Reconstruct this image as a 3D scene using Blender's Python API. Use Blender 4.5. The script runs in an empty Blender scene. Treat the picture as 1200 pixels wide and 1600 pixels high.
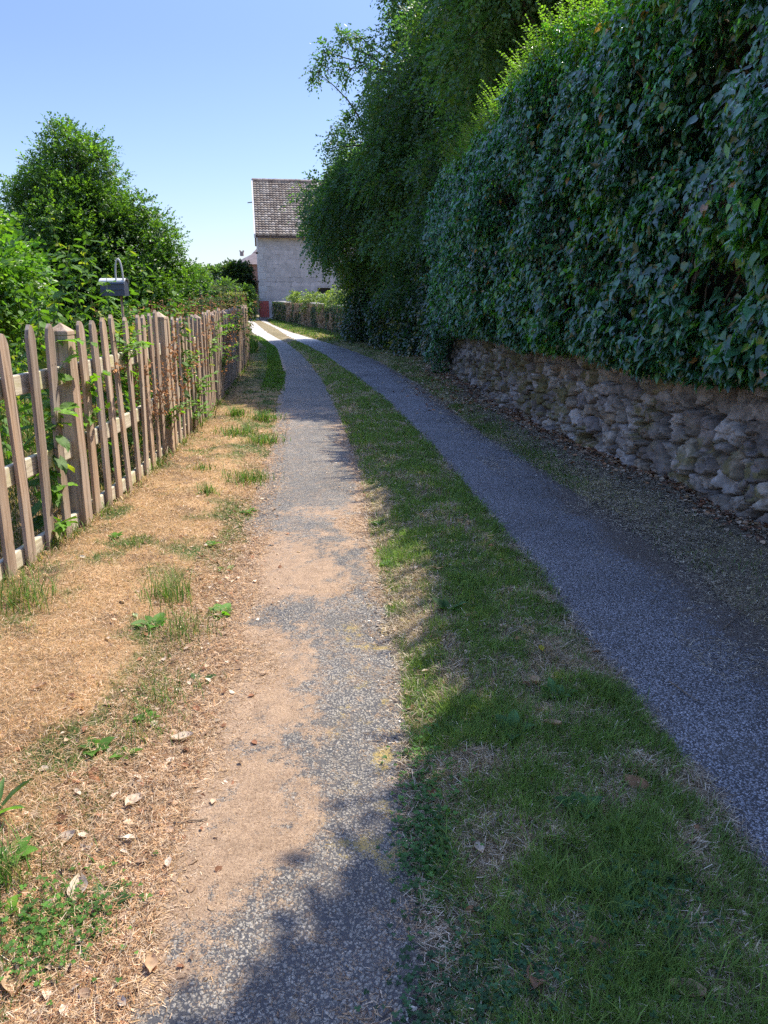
import bpy, math, random
import numpy as np
from mathutils import Vector, Matrix
R = math.radians
rng = np.random.default_rng(11)
random.seed(5)
C = bpy.context.scene.collection
scn = bpy.context.scene

# ------------------------------------------------------------------ camera, sky, sun, exposure
CAM_H = 1.5
PITCH = math.atan((800 - 462) / 1200)
cam = bpy.data.cameras.new('camera')
cam.sensor_fit = 'VERTICAL'; cam.sensor_height = 32.0; cam.lens = 24.0
cam.clip_start = 0.05; cam.clip_end = 3000
camo = bpy.data.objects.new('camera', cam); C.objects.link(camo)
camo.location = (0, 0, CAM_H); camo.rotation_euler = (math.pi / 2 - PITCH, 0, 0)
scn.camera = camo

SUN_EL, SUN_AZ = R(58), R(38)          # azimuth measured from +X towards +Y
sdir = Vector((math.cos(SUN_EL) * math.cos(SUN_AZ), math.cos(SUN_EL) * math.sin(SUN_AZ), math.sin(SUN_EL)))
w = bpy.data.worlds.new('World'); scn.world = w; w.use_nodes = True
nt = w.node_tree
sky = nt.nodes.new('ShaderNodeTexSky'); sky.sky_type = 'NISHITA'; sky.sun_disc = False
sky.sun_elevation = SUN_EL; sky.sun_rotation = math.pi / 2 - SUN_AZ
sky.altitude = 300; sky.air_density = 1.0; sky.dust_density = 0.9; sky.ozone_density = 3.0
# sky tinted, dimmed near the horizon and brightened overhead to fill the shade
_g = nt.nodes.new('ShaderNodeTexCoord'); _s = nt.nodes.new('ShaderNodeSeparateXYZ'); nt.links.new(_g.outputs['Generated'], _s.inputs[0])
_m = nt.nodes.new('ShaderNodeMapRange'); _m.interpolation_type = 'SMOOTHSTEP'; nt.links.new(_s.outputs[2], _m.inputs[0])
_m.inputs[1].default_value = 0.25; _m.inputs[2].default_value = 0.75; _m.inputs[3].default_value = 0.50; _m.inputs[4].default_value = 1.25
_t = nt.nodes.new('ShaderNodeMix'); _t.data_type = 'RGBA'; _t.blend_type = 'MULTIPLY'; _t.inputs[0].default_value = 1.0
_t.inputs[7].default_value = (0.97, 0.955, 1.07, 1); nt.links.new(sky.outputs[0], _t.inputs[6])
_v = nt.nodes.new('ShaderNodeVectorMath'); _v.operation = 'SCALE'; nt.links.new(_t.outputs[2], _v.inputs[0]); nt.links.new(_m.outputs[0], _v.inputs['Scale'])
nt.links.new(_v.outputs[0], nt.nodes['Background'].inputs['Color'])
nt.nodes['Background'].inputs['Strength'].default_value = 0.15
sl = bpy.data.lights.new('sun', 'SUN'); sl.energy = 3.3; sl.angle = R(0.5); sl.color = (1.0, 0.94, 0.80)
so = bpy.data.objects.new('sun', sl); C.objects.link(so)
so.rotation_euler = sdir.to_track_quat('Z', 'Y').to_euler(); so.location = sdir * 30
scn.view_settings.view_transform = 'Standard'; scn.view_settings.look = 'None'
scn.view_settings.exposure = 1.35; scn.view_settings.gamma = 1.0
cy = scn.cycles
cy.max_bounces = 6; cy.diffuse_bounces = 4; cy.glossy_bounces = 2; cy.transmission_bounces = 4
cy.caustics_reflective = False; cy.caustics_refractive = False
cy.use_adaptive_sampling = True; cy.adaptive_threshold = 0.015
cy.use_denoising = False; cy.sample_clamp_indirect = 5.0

# ------------------------------------------------------------------ helpers: pixel -> world, noise
def ray(px, py):
    a = (px - 600) / 1200; b = (800 - py) / 1200
    return (a, math.cos(PITCH) + b * math.sin(PITCH), -math.sin(PITCH) + b * math.cos(PITCH))
def gp(px, py, z=0.0):
    d = ray(px, py); t = (z - CAM_H) / d[2]
    return (d[0] * t, d[1] * t)
def at(px, py, y):
    d = ray(px, py); t = y / d[1]
    return Vector((d[0] * t, y, CAM_H + d[2] * t))

def hash2(ix, iy, seed):
    h = (ix.astype(np.int64) * 374761393 + iy.astype(np.int64) * 668265263 + seed * 1442695041) & 0xFFFFFFFF
    h = ((h ^ (h >> 13)) * 1274126177) & 0xFFFFFFFF
    return ((h ^ (h >> 16)) & 0xFFFFFF) / float(0xFFFFFF)
def vnoise(x, y, seed=0):
    x = np.asarray(x, float); y = np.asarray(y, float)
    ix = np.floor(x); iy = np.floor(y); fx = x - ix; fy = y - iy
    fx = fx * fx * (3 - 2 * fx); fy = fy * fy * (3 - 2 * fy)
    a = hash2(ix, iy, seed); b = hash2(ix + 1, iy, seed); c = hash2(ix, iy + 1, seed); d = hash2(ix + 1, iy + 1, seed)
    return (a * (1 - fx) + b * fx) * (1 - fy) + (c * (1 - fx) + d * fx) * fy
def fbm(x, y, seed=0, o=4):
    s = 0; a = 0.5; n = 0
    for k in range(o):
        s = s + a * vnoise(x * 2 ** k, y * 2 ** k, seed + k * 17); n += a; a *= 0.55
    return s / n
def sstep(a, b, x):
    t = np.clip((np.asarray(x, float) - a) / (b - a), 0, 1); return t * t * (3 - 2 * t)
def unit(v):
    return v / np.maximum(np.linalg.norm(v, axis=-1, keepdims=True), 1e-9)

# ------------------------------------------------------------------ helpers: objects
def tag(o, label=None, cat=None, group=None, kind=None):
    if label: o['label'] = label
    if cat: o['category'] = cat
    if group: o['group'] = group
    if kind: o['kind'] = kind
    return o
def empty(name, loc, label, cat, group=None, rz=0):
    o = bpy.data.objects.new(name, None); C.objects.link(o)
    o.location = loc; o.rotation_euler = (0, 0, rz); o.empty_display_size = 0.1
    return tag(o, label, cat, group)
def mesh_np(name, verts, faces, mat, parent=None, col=None, smooth=False, attr2=None):
    """faces: (M,k) array; col: (N,3) point colours."""
    verts = np.asarray(verts, np.float32); faces = np.asarray(faces, np.int32)
    me = bpy.data.meshes.new(name)
    n = len(verts); m, k = faces.shape
    me.vertices.add(n); me.vertices.foreach_set('co', verts.ravel())
    me.loops.add(m * k); me.loops.foreach_set('vertex_index', faces.ravel())
    me.polygons.add(m)
    me.polygons.foreach_set('loop_start', np.arange(0, m * k, k, dtype=np.int32))
    me.polygons.foreach_set('loop_total', np.full(m, k, np.int32))
    if smooth: me.polygons.foreach_set('use_smooth', np.ones(m, bool))
    me.update(calc_edges=True)
    for nm, cc in (('Col', col), ('Wgt', attr2)):
        if cc is not None:
            a = me.color_attributes.new(nm, 'FLOAT_COLOR', 'POINT')
            c4 = np.ones((n, 4), np.float32); c4[:, :3] = cc
            a.data.foreach_set('color', c4.ravel())
    if mat: me.materials.append(mat)
    o = bpy.data.objects.new(name, me); C.objects.link(o)
    if parent: o.parent = parent
    return o
class MB:
    """collects shapes and links them as one mesh"""
    def __init__(s): s.v = []; s.f = []; s.n = 0; s.c = []
    def add(s, v, f, c=None):
        s.v += [tuple(p) for p in v]; s.f += [tuple(i + s.n for i in q) for q in f]; s.n += len(v)
        s.c += [c or (1, 1, 1)] * len(v)
    def box(s, c, d, M=None, col=None, taper=1.0):
        x, y, z = d[0] / 2, d[1] / 2, d[2] / 2
        v = [Vector((sx * x * (taper if sz > 0 else 1), sy * y * (taper if sz > 0 else 1), sz * z)) for sz in (-1, 1) for sy in (-1, 1) for sx in (-1, 1)]
        v = [(M @ p if M else p) + Vector(c) for p in v]
        s.add(v, [(0, 2, 3, 1), (4, 5, 7, 6), (0, 1, 5, 4), (2, 6, 7, 3), (0, 4, 6, 2), (1, 3, 7, 5)], col)
    def tube(s, pts, rad, k=7, col=None, cap=True):
        pts = [Vector(p) for p in pts]; n = len(pts); v = []; f = []
        for i, p in enumerate(pts):
            t = (pts[min(i + 1, n - 1)] - pts[max(i - 1, 0)]).normalized()
            u = t.cross(Vector((0.31, 0.17, 0.93)))
            if u.length < 0.1: u = t.cross(Vector((1, 0, 0)))
            u.normalize(); q = t.cross(u)
            for j in range(k):
                a = 2 * math.pi * j / k
                v.append(p + rad[i] * (math.cos(a) * u + math.sin(a) * q))
        for i in range(n - 1):
            for j in range(k):
                f.append((i * k + j, i * k + (j + 1) % k, (i + 1) * k + (j + 1) % k, (i + 1) * k + j))
        if cap: f.append(tuple(range(k - 1, -1, -1))); f.append(tuple((n - 1) * k + j for j in range(k)))
        s.add(v, f, col)
    def build(s, name, mat, parent=None, smooth=False, bevel=0):
        me = bpy.data.meshes.new(name); me.from_pydata(s.v, [], s.f); me.update()
        if smooth: me.polygons.foreach_set('use_smooth', [True] * len(me.polygons))
        a = me.color_attributes.new('Col', 'FLOAT_COLOR', 'POINT')
        c4 = np.ones((s.n, 4), np.float32); c4[:, :3] = s.c; a.data.foreach_set('color', c4.ravel())
        if mat: me.materials.append(mat)
        o = bpy.data.objects.new(name, me); C.objects.link(o)
        if parent: o.parent = parent
        if bevel:
            b = o.modifiers.new('b', 'BEVEL'); b.width = bevel; b.segments = 2; b.limit_method = 'ANGLE'
        return o
def scatter(tv, tf, pos, Y, N, scale, bend=None):
    """place template (tv verts, tf faces) at pos with leaf axis Y and normal N; returns verts, faces"""
    pos = np.asarray(pos, float); Y = unit(np.asarray(Y, float))
    N = np.asarray(N, float); X = unit(np.cross(Y, N)); Z = np.cross(X, Y)
    sc = np.asarray(scale, float)
    if sc.ndim == 1: sc = np.stack([sc, sc, sc], 1)
    t = np.asarray(tv, float)
    v = (pos[:, None, :] + t[None, :, 0, None] * sc[:, None, 0, None] * X[:, None, :]
         + t[None, :, 1, None] * sc[:, None, 1, None] * Y[:, None, :]
         + t[None, :, 2, None] * sc[:, None, 2, None] * Z[:, None, :])
    n = len(pos); k = len(t)
    f = np.asarray(tf, np.int64)[None] + (np.arange(n) * k)[:, None, None]
    return v.reshape(-1, 3), f.reshape(-1, np.asarray(tf).shape[1]), k

# leaf templates: x across, y along, z normal
LEAF2 = ([(0, 0, 0), (0.32, 0.45, 0.07), (0, 1, -0.05), (-0.32, 0.45, 0.07)], [(0, 1, 2), (0, 2, 3)])
LEAF6 = ([(0, 0, 0), (0.24, 0.22, 0.05), (0.33, 0.5, 0.07), (0.18, 0.8, 0.02), (0, 1.0, -0.1), (-0.18, 0.8, 0.02), (-0.33, 0.5, 0.07), (-0.24, 0.22, 0.05), (0, 0.5, 0.0)],
         [(8, 0, 1), (8, 1, 2), (8, 2, 3), (8, 3, 4), (8, 4, 5), (8, 5, 6), (8, 6, 7), (8, 7, 0)])
IVY = ([(0, 0, 0), (0.22, -0.10, 0.03), (0.44, 0.10, 0.02), (0.40, 0.38, 0.05), (0.20, 0.70, 0.02), (0, 1.0, -0.12),
        (-0.20, 0.70, 0.02), (-0.40, 0.38, 0.05), (-0.44, 0.10, 0.02), (-0.22, -0.10, 0.03), (0, 0.42, -0.03)],
       [(10, i, (i + 1) % 10) for i in range(10)])
def serrated(n=9, wmax=0.36):
    v = [(0, 0, 0)]; 
    ys = np.linspace(0.02, 1, n)
    def wd(y): return wmax * (math.sin(math.pi * min(1, y * 0.9 + 0.12)) ** 0.8) * (1 - 0.25 * y)
    right = []
    for i, y in enumerate(ys[:-1]):
        right.append((wd(y) * 0.86, y, 0.03)); right.append((wd(y), y + 0.06, 0.06))
    ring = right + [(0, 1.05, -0.12)] + [(-a, b, c) for a, b, c in reversed(right)]
    v += ring; m = len(ring); c = len(v); v.append((0, 0.5, 0.0))
    f = [(c, 0, 1)] + [(c, i, i + 1) for i in range(1, m)] + [(c, m, 0)]
    return v, f
NETTLE = serrated()
STRIP = ([(-0.5, 0, 0), (0.5, 0, 0), (0.5, 1, 0), (-0.5, 1, 0)], [(0, 1, 2, 3)])
def blades(pos, height, width, lean, az, segs=2):
    """curved grass blades; returns verts, tri faces"""
    n = len(pos); dx = np.cos(az); dy = np.sin(az)
    ts = np.linspace(0, 1, segs + 1)
    V = []
    px, py = -dy, dx
    for i, t in enumerate(ts):
        ho = lean * height * t ** 1.7
        z = height * t * np.sqrt(np.maximum(1 - (lean * t * 0.75) ** 2, 0.04))
        c = np.stack([pos[:, 0] + dx * ho, pos[:, 1] + dy * ho, pos[:, 2] + z], 1)
        if i < segs:
            ww = width * (1 - 0.55 * t) / 2
            o = np.stack([px * ww, py * ww, np.zeros(n)], 1)
            V += [c - o, c + o]
        else: V.append(c)
    k = 2 * segs + 1
    V = np.stack(V, 1).reshape(-1, 3)
    f = []
    for i in range(segs - 1):
        a = 2 * i; f += [(a, a + 1, a + 3), (a, a + 3, a + 2)]
    a = 2 * (segs - 1); f.append((a, a + 1, a + 2))
    F = (np.asarray(f)[None] + (np.arange(n) * k)[:, None, None]).reshape(-1, 3)
    return V, F, k

# ------------------------------------------------------------------ materials
def newmat(name):
    m = bpy.data.materials.new(name); m.use_nodes = True
    t = m.node_tree; b = t.nodes['Principled BSDF']; return m, t, b
def N(t, ty, **k):
    n = t.nodes.new(ty)
    for a, v in k.items():
        if a in n.inputs: n.inputs[a].default_value = v
        else: setattr(n, a, v)
    return n
def mix(t, a, b, f, mode='MIX'):
    n = t.nodes.new('ShaderNodeMix'); n.data_type = 'RGBA'; n.blend_type = mode
    for sock, val in ((n.inputs[0], f), (n.inputs[6], a), (n.inputs[7], b)):
        if hasattr(val, 'is_linked') or isinstance(val, bpy.types.NodeSocket): t.links.new(val, sock)
        elif isinstance(val, (int, float)): sock.default_value = val
        else: sock.default_value = (*val, 1) if len(val) == 3 else val
    return n.outputs[2]
def ramp(t, src, stops):
    n = t.nodes.new('ShaderNodeValToRGB'); t.links.new(src, n.inputs[0])
    e = n.color_ramp.elements
    while len(e) < len(stops): e.new(0.5)
    for i, (p, c) in enumerate(stops):
        e[i].position = p; e[i].color = (*c, 1) if not isinstance(c, (int, float)) else (c, c, c, 1)
    return n.outputs[0]
def noise(t, vec, scale, detail=4, rough=0.55, dist=0.0):
    n = N(t, 'ShaderNodeTexNoise'); n.inputs['Scale'].default_value = scale; n.inputs['Detail'].default_value = detail
    n.inputs['Roughness'].default_value = rough; n.inputs['Distortion'].default_value = dist
    if vec is not None: t.links.new(vec, n.inputs['Vector'])
    return n.outputs['Fac']
def objc(t, scale=(1, 1, 1)):
    tc = t.nodes.new('ShaderNodeTexCoord'); mp = t.nodes.new('ShaderNodeMapping'); mp.inputs['Scale'].default_value = scale
    t.links.new(tc.outputs['Object'], mp.inputs['Vector']); return mp.outputs[0]
def bump(t, b, h, strength=0.5, dist=0.01):
    n = t.nodes.new('ShaderNodeBump'); n.inputs['Strength'].default_value = strength; n.inputs['Distance'].default_value = dist
    t.links.new(h, n.inputs['Height']); t.links.new(n.outputs[0], b.inputs['Normal']); return n
def attr(t, name='Col'):
    n = t.nodes.new('ShaderNodeAttribute'); n.attribute_name = name; return n.outputs['Color']

def leafmat(name, rough=0.5, trans=0.35, tcol=(1.3, 1.5, 0.5), spec=0.5):
    m, t, b = newmat(name)
    c = attr(t)
    vec = objc(t); nz = noise(t, vec, 25, 2)
    c2 = mix(t, c, ramp(t, nz, [(0.3, 0.7), (0.7, 1.25)]), 1.0, 'MULTIPLY')
    t.links.new(c2, b.inputs['Base Color']); b.inputs['Roughness'].default_value = rough
    b.inputs['Specular IOR Level'].default_value = spec
    tr = t.nodes.new('ShaderNodeBsdfTranslucent'); t.links.new(mix(t, c2, tcol, 1.0, 'MULTIPLY'), tr.inputs[0])
    mx = t.nodes.new('ShaderNodeMixShader'); mx.inputs[0].default_value = trans
    t.links.new(b.outputs[0], mx.inputs[1]); t.links.new(tr.outputs[0], mx.inputs[2])
    t.links.new(mx.outputs[0], t.nodes['Material Output'].inputs[0])
    return m
M_tree = leafmat('tree leaf', 0.42, 0.45, (1.6, 1.9, 0.5), 0.5)
M_ivy = leafmat('ivy leaf', 0.22, 0.25, (1.8, 2.6, 0.5), 0.95)
M_weed = leafmat('weed leaf', 0.55, 0.42, (1.6, 1.8, 0.5), 0.3)
M_grass = leafmat('grass blade', 0.6, 0.35, (1.3, 1.4, 0.7), 0.25)
M_dry = leafmat('dry litter', 0.75, 0.2, (1.2, 1.1, 0.8), 0.2)

def simple(name, col, rough=0.8, vcol=False, nscale=20, var=0.3, bstr=0.3, bdist=0.01):
    m, t, b = newmat(name); vec = objc(t); nz = noise(t, vec, nscale, 5)
    base = attr(t) if vcol else col
    c = mix(t, base, ramp(t, nz, [(0.3, 1 - var), (0.7, 1 + var)]), 1.0, 'MULTIPLY')
    t.links.new(c, b.inputs['Base Color']); b.inputs['Roughness'].default_value = rough
    bump(t, b, nz, bstr, bdist); return m
M_bark = simple('bark', (0.09, 0.07, 0.05), 0.9, nscale=14, bstr=0.8, bdist=0.03)
M_stem = simple('green stem', (0.12, 0.16, 0.05), 0.7)
M_twig = simple('twig', (0.20, 0.14, 0.09), 0.85, nscale=60)

def woodmat():
    m, t, b = newmat('weathered wood')
    oi = t.nodes.new('ShaderNodeObjectInfo')
    tc = t.nodes.new('ShaderNodeTexCoord'); add = t.nodes.new('ShaderNodeVectorMath'); add.operation = 'ADD'
    sc = t.nodes.new('ShaderNodeVectorMath'); sc.operation = 'SCALE'; sc.inputs[0].default_value = (7, 3, 11)
    t.links.new(oi.outputs['Random'], sc.inputs['Scale'])
    t.links.new(tc.outputs['Object'], add.inputs[0]); t.links.new(sc.outputs[0], add.inputs[1])
    mp = t.nodes.new('ShaderNodeMapping'); mp.inputs['Scale'].default_value = (13, 13, 0.7); t.links.new(add.outputs[0], mp.inputs[0])
    g = noise(t, mp.outputs[0], 3.0, 3, 0.6, 0.6)
    mp2 = t.nodes.new('ShaderNodeMapping'); mp2.inputs['Scale'].default_value = (3, 3, 1.2); t.links.new(add.outputs[0], mp2.inputs[0])
    g2 = noise(t, mp2.outputs[0], 2.0, 4)
    wood = ramp(t, g, [(0.28, (0.15, 0.10, 0.065)), (0.42, (0.34, 0.24, 0.165)), (0.6, (0.44, 0.325, 0.235)), (0.8, (0.54, 0.43, 0.34))])
    grey = ramp(t, g, [(0.3, (0.13, 0.11, 0.095)), (0.45, (0.30, 0.265, 0.235)), (0.7, (0.46, 0.42, 0.38))])
    c = mix(t, wood, grey, ramp(t, g2, [(0.32, 0.05), (0.68, 0.75)]))
    # warm and cool individual boards
    v = mix(t, c, ramp(t, oi.outputs['Random'], [(0, (0.8, 0.78, 0.78)), (0.5, (1.05, 0.98, 0.92)), (1, (1.22, 1.12, 1.0))]), 1.0, 'MULTIPLY')
    vo = N(t, 'ShaderNodeTexVoronoi'); vo.inputs['Scale'].default_value = 9; t.links.new(mp2.outputs[0], vo.inputs['Vector']); vo.inputs['Scale'].default_value = 2.2
    knot = ramp(t, vo.outputs['Distance'], [(0.035, 1.0), (0.08, 0.0)])
    v = mix(t, v, (0.06, 0.04, 0.03), knot)
    t.links.new(v, b.inputs['Base Color']); b.inputs['Roughness'].default_value = 0.8; b.inputs['Specular IOR Level'].default_value = 0.25
    bump(t, b, g, 0.4, 0.003); return m
M_wood = woodmat()
def railmat():
    m, t, b = newmat('rail wood'); vec = objc(t, (3, 3, 30)); g = noise(t, vec, 2.0, 6, 0.6, 0.4)
    g2 = noise(t, objc(t, (1.5, 1.5, 3)), 2.2, 3)
    c = mix(t, ramp(t, g, [(0.3, (0.38, 0.31, 0.22)), (0.7, (0.66, 0.58, 0.44))]), (0.50, 0.46, 0.20), ramp(t, g2, [(0.48, 0.0), (0.68, 0.75)]))
    t.links.new(c, b.inputs['Base Color']); b.inputs['Roughness'].default_value = 0.85
    bump(t, b, g, 0.4, 0.003); return m
M_rail = railmat()

def groundmat(name, asphalt, tint=(1, 1, 1)):
    m, t, b = newmat(name)
    vec = objc(t)
    if asphalt:
        nzv = t.nodes.new('ShaderNodeTexNoise'); nzv.inputs['Scale'].default_value = 95; t.links.new(vec, nzv.inputs['Vector'])
        wob = t.nodes.new('ShaderNodeVectorMath'); wob.operation = 'MULTIPLY_ADD'; wob.inputs[1].default_value = (0.016, 0.016, 0.016)
        t.links.new(nzv.outputs['Color'], wob.inputs[0]); t.links.new(vec, wob.inputs[2])
        vo = N(t, 'ShaderNodeTexVoronoi'); vo.inputs['Scale'].default_value = 112; t.links.new(wob.outputs[0], vo.inputs['Vector']); vo.inputs['Randomness'].default_value = 1
        ve = N(t, 'ShaderNodeTexVoronoi'); ve.feature = 'DISTANCE_TO_EDGE'; ve.inputs['Scale'].default_value = 112; t.links.new(wob.outputs[0], ve.inputs['Vector'])
        sep = t.nodes.new('ShaderNodeSeparateColor'); t.links.new(vo.outputs['Color'], sep.inputs[0])
        chips = ramp(t, sep.outputs[0], [(0.0, (0.15, 0.145, 0.145)), (0.4, (0.225, 0.218, 0.212)), (0.8, (0.29, 0.28, 0.27)), (1.0, (0.335, 0.32, 0.305))])
        chips = mix(t, chips, tint, 1.0, 'MULTIPLY')
        gap = ramp(t, vo.outputs['Distance'], [(0.36, 0.0), (0.60, 1.0)])
        c = mix(t, chips, (0.060, 0.056, 0.056), gap)
        lowf = noise(t, vec, 1.3, 4)
        c = mix(t, c, ramp(t, lowf, [(0.3, 0.74), (0.7, 1.22)]), 1.0, 'MULTIPLY')
        c = mix(t, c, (0.115, 0.10, 0.085), ramp(t, noise(t, vec, 5.5, 6, 0.75), [(0.52, 0.0), (0.72, 0.75)]))
        h1 = ramp(t, vo.outputs['Distance'], [(0.15, 1.0), (0.6, 0.0)])
        tilt = mix(t, h1, sep.outputs[1], 0.45)
        wg = t.nodes.new('ShaderNodeAttribute'); wg.attribute_name = 'Wgt'
        sp = t.nodes.new('ShaderNodeSeparateColor'); t.links.new(wg.outputs['Color'], sp.inputs[0])
        fine = noise(t, vec, 230, 3, 0.7); mid_ = noise(t, vec, 32, 5, 0.7)
        _f = t.nodes.new('ShaderNodeMath'); _f.operation = 'ADD'; t.links.new(fine, _f.inputs[0]); t.links.new(mid_, _f.inputs[1])
        _h = t.nodes.new('ShaderNodeMath'); _h.operation = 'MULTIPLY_ADD'; t.links.new(_f.outputs[0], _h.inputs[0]); _h.inputs[1].default_value = 1.9; _h.inputs[2].default_value = -1.4
        ragged = _h.outputs[0]
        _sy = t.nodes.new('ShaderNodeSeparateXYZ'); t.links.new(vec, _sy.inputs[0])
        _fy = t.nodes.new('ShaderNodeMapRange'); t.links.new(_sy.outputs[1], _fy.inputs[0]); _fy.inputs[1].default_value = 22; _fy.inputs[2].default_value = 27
        far_sunlit = _fy.outputs[0]                     # sunlit look of the far stretch, painted in as pale dust
        def cover(cc, w, col, soft=0.18):
            # litter covers the chips where weight beats a fine noise, so its edge is ragged
            sub = t.nodes.new('ShaderNodeMath'); sub.operation = 'SUBTRACT'; t.links.new(w, sub.inputs[0]); t.links.new(ragged, sub.inputs[1])
            mr = t.nodes.new('ShaderNodeMapRange'); t.links.new(sub.outputs[0], mr.inputs[0])
            mr.inputs[1].default_value = -soft / 2; mr.inputs[2].default_value = soft / 2
            return mix(t, cc, col, mr.outputs[0]), mr.outputs[0]
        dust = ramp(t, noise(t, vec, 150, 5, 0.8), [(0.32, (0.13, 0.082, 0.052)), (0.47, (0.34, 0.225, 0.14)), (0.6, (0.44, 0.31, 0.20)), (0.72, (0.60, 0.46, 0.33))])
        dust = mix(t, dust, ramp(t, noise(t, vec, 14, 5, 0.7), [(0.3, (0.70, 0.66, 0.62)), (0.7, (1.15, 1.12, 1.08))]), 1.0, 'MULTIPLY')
        c, f1 = cover(c, sp.outputs[0], mix(t, dust, (0.50, 0.44, 0.37), far_sunlit), 0.34)
        c, f2 = cover(c, sp.outputs[1], (0.36, 0.26, 0.08), 0.3)
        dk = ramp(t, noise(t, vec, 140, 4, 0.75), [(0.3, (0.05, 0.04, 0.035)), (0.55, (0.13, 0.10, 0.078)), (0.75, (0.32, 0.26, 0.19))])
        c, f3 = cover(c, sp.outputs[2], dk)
        h = mix(t, tilt, fine, f1)
        t.links.new(c, b.inputs['Base Color']); b.inputs['Roughness'].default_value = 0.62
        b.inputs['Specular IOR Level'].default_value = 0.45
        bump(t, b, h, 1.0, 0.006)
    else:
        c0 = attr(t); f = noise(t, vec, 120, 5, 0.75); f2 = noise(t, vec, 9, 5)
        c = mix(t, c0, ramp(t, f, [(0.25, 0.45), (0.5, 1.0), (0.8, 1.6)]), 1.0, 'MULTIPLY')
        c = mix(t, c, ramp(t, f2, [(0.3, 0.8), (0.7, 1.2)]), 1.0, 'MULTIPLY')
        t.links.new(c, b.inputs['Base Color']); b.inputs['Roughness'].default_value = 0.95; b.inputs['Specular IOR Level'].default_value = 0.15
        bump(t, b, f, 0.9, 0.012)
    return m
M_asph = groundmat('worn asphalt', True, (1.38, 1.38, 1.50))  # bluish tint paints the shaded look into this track
M_sunlit_dusty = groundmat('sunlit dusty asphalt', True, (1.24, 1.13, 0.96))  # warm tint paints a sunlit look into the dusty chips
M_soil = groundmat('soil and turf', False)

# ------------------------------------------------------------------ plan curves: x as a function of y
def curve(px, extra=()):
    p = sorted([gp(*q) for q in px] + list(extra), key=lambda a: a[1])
    X = np.array([a[0] for a in p]); Y = np.array([a[1] for a in p])
    return lambda y: np.interp(y, Y, X)
LL = curve([(90,1600),(330,1000),(385,850),(410,750),(428,690),(440,620),(445,580),(435,545),(415,530),(395,520),(390,505)], [(-0.62,-3),(-12.5,62)])
LR = curve([(700,1600),(650,1300),(625,1050),(590,900),(560,730),(530,650),(500,590),(470,555),(445,535),(420,522),(405,510)], [(0.2,-3),(-10.3,60)])
RL = curve([(1200,1375),(1100,1230),(1000,1100),(900,980),(850,900),(780,820),(720,750),(680,700),(640,660),(600,620),(560,590),(510,555),(470,535),(450,525),(430,512)], [(1.03,-3),(-9.2,56)])
RR = curve([(1200,1020),(1080,920),(950,820),(850,750),(760,690),(700,640),(650,600),(590,565),(540,545),(490,530),(455,520),(425,508)], [(1.78,1.5),(1.85,-3),(-7.9,52),(-8.6,56)])
WALL = curve([(1195,825),(1100,780),(1000,740),(900,695),(800,645),(740,605),(717,590)], [(2.75,3.6),(3.0,2),(3.25,0),(3.5,-3),(1.36,16.5)])
LOWP = [(1.50, 16.6), (1.2, 19.4), (0.4, 23.5), (-0.92, 28.15), (-2.94, 36.23), (-5.44, 44.76), (-7.2, 50.2)]
LOWX = lambda y: np.interp(y, [p[1] for p in LOWP], [p[0] for p in LOWP])
def WX(y):
    y = np.asarray(y, float); return np.where(y < 16.5, WALL(y), LOWX(y))
FP = [(-2.02, -1.0), (-2.0, 3.0), (-1.98, 4.0), (-1.95, 4.86), (-1.97, 6.1), (-2.04, 7.29), (-2.22, 9.64), (-2.75, 14.76), (-3.15, 18.2)]
FX = lambda y: np.interp(y, [p[1] for p in FP], [p[0] for p in FP])

def gz(x, y):
    """terrain height"""
    x = np.asarray(x, float); y = np.asarray(y, float)
    ll, lr, rl, rr, wx = LL(y), LR(y), RL(y), RR(y), WX(y)
    near = 1 - sstep(25, 45, y)
    mid = np.clip(np.minimum(x - lr, rl - x), 0, 0.5)
    z = 0.045 * sstep(0, 0.25, mid)
    left = np.clip(ll - x, 0, 50); z = z + 0.05 * sstep(0, 0.5, left)
    right = np.clip(x - rr, 0, 50); z = z + 0.04 * sstep(0, 0.4, right) + 0.03 * sstep(-0.7, 0.0, x - wx)
    bumps = (fbm(x * 5, y * 5, 3, 3) - 0.5) * 0.05 * near + (fbm(x * 0.8, y * 0.8, 9, 3) - 0.5) * 0.05
    off = sstep(0.02, 0.2, mid + left + right)
    z = z + bumps * off - 0.004
    # retained ground behind the stone wall, sinking behind the low wall
    hi = 2.1 * (1 - sstep(15, 22, y)) + 0.55
    z = z + hi * sstep(0.45, 0.9, x - wx) * (1 - sstep(46, 52, y))
    # garden behind the picket fence lies a touch lower far away
    return z

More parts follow.
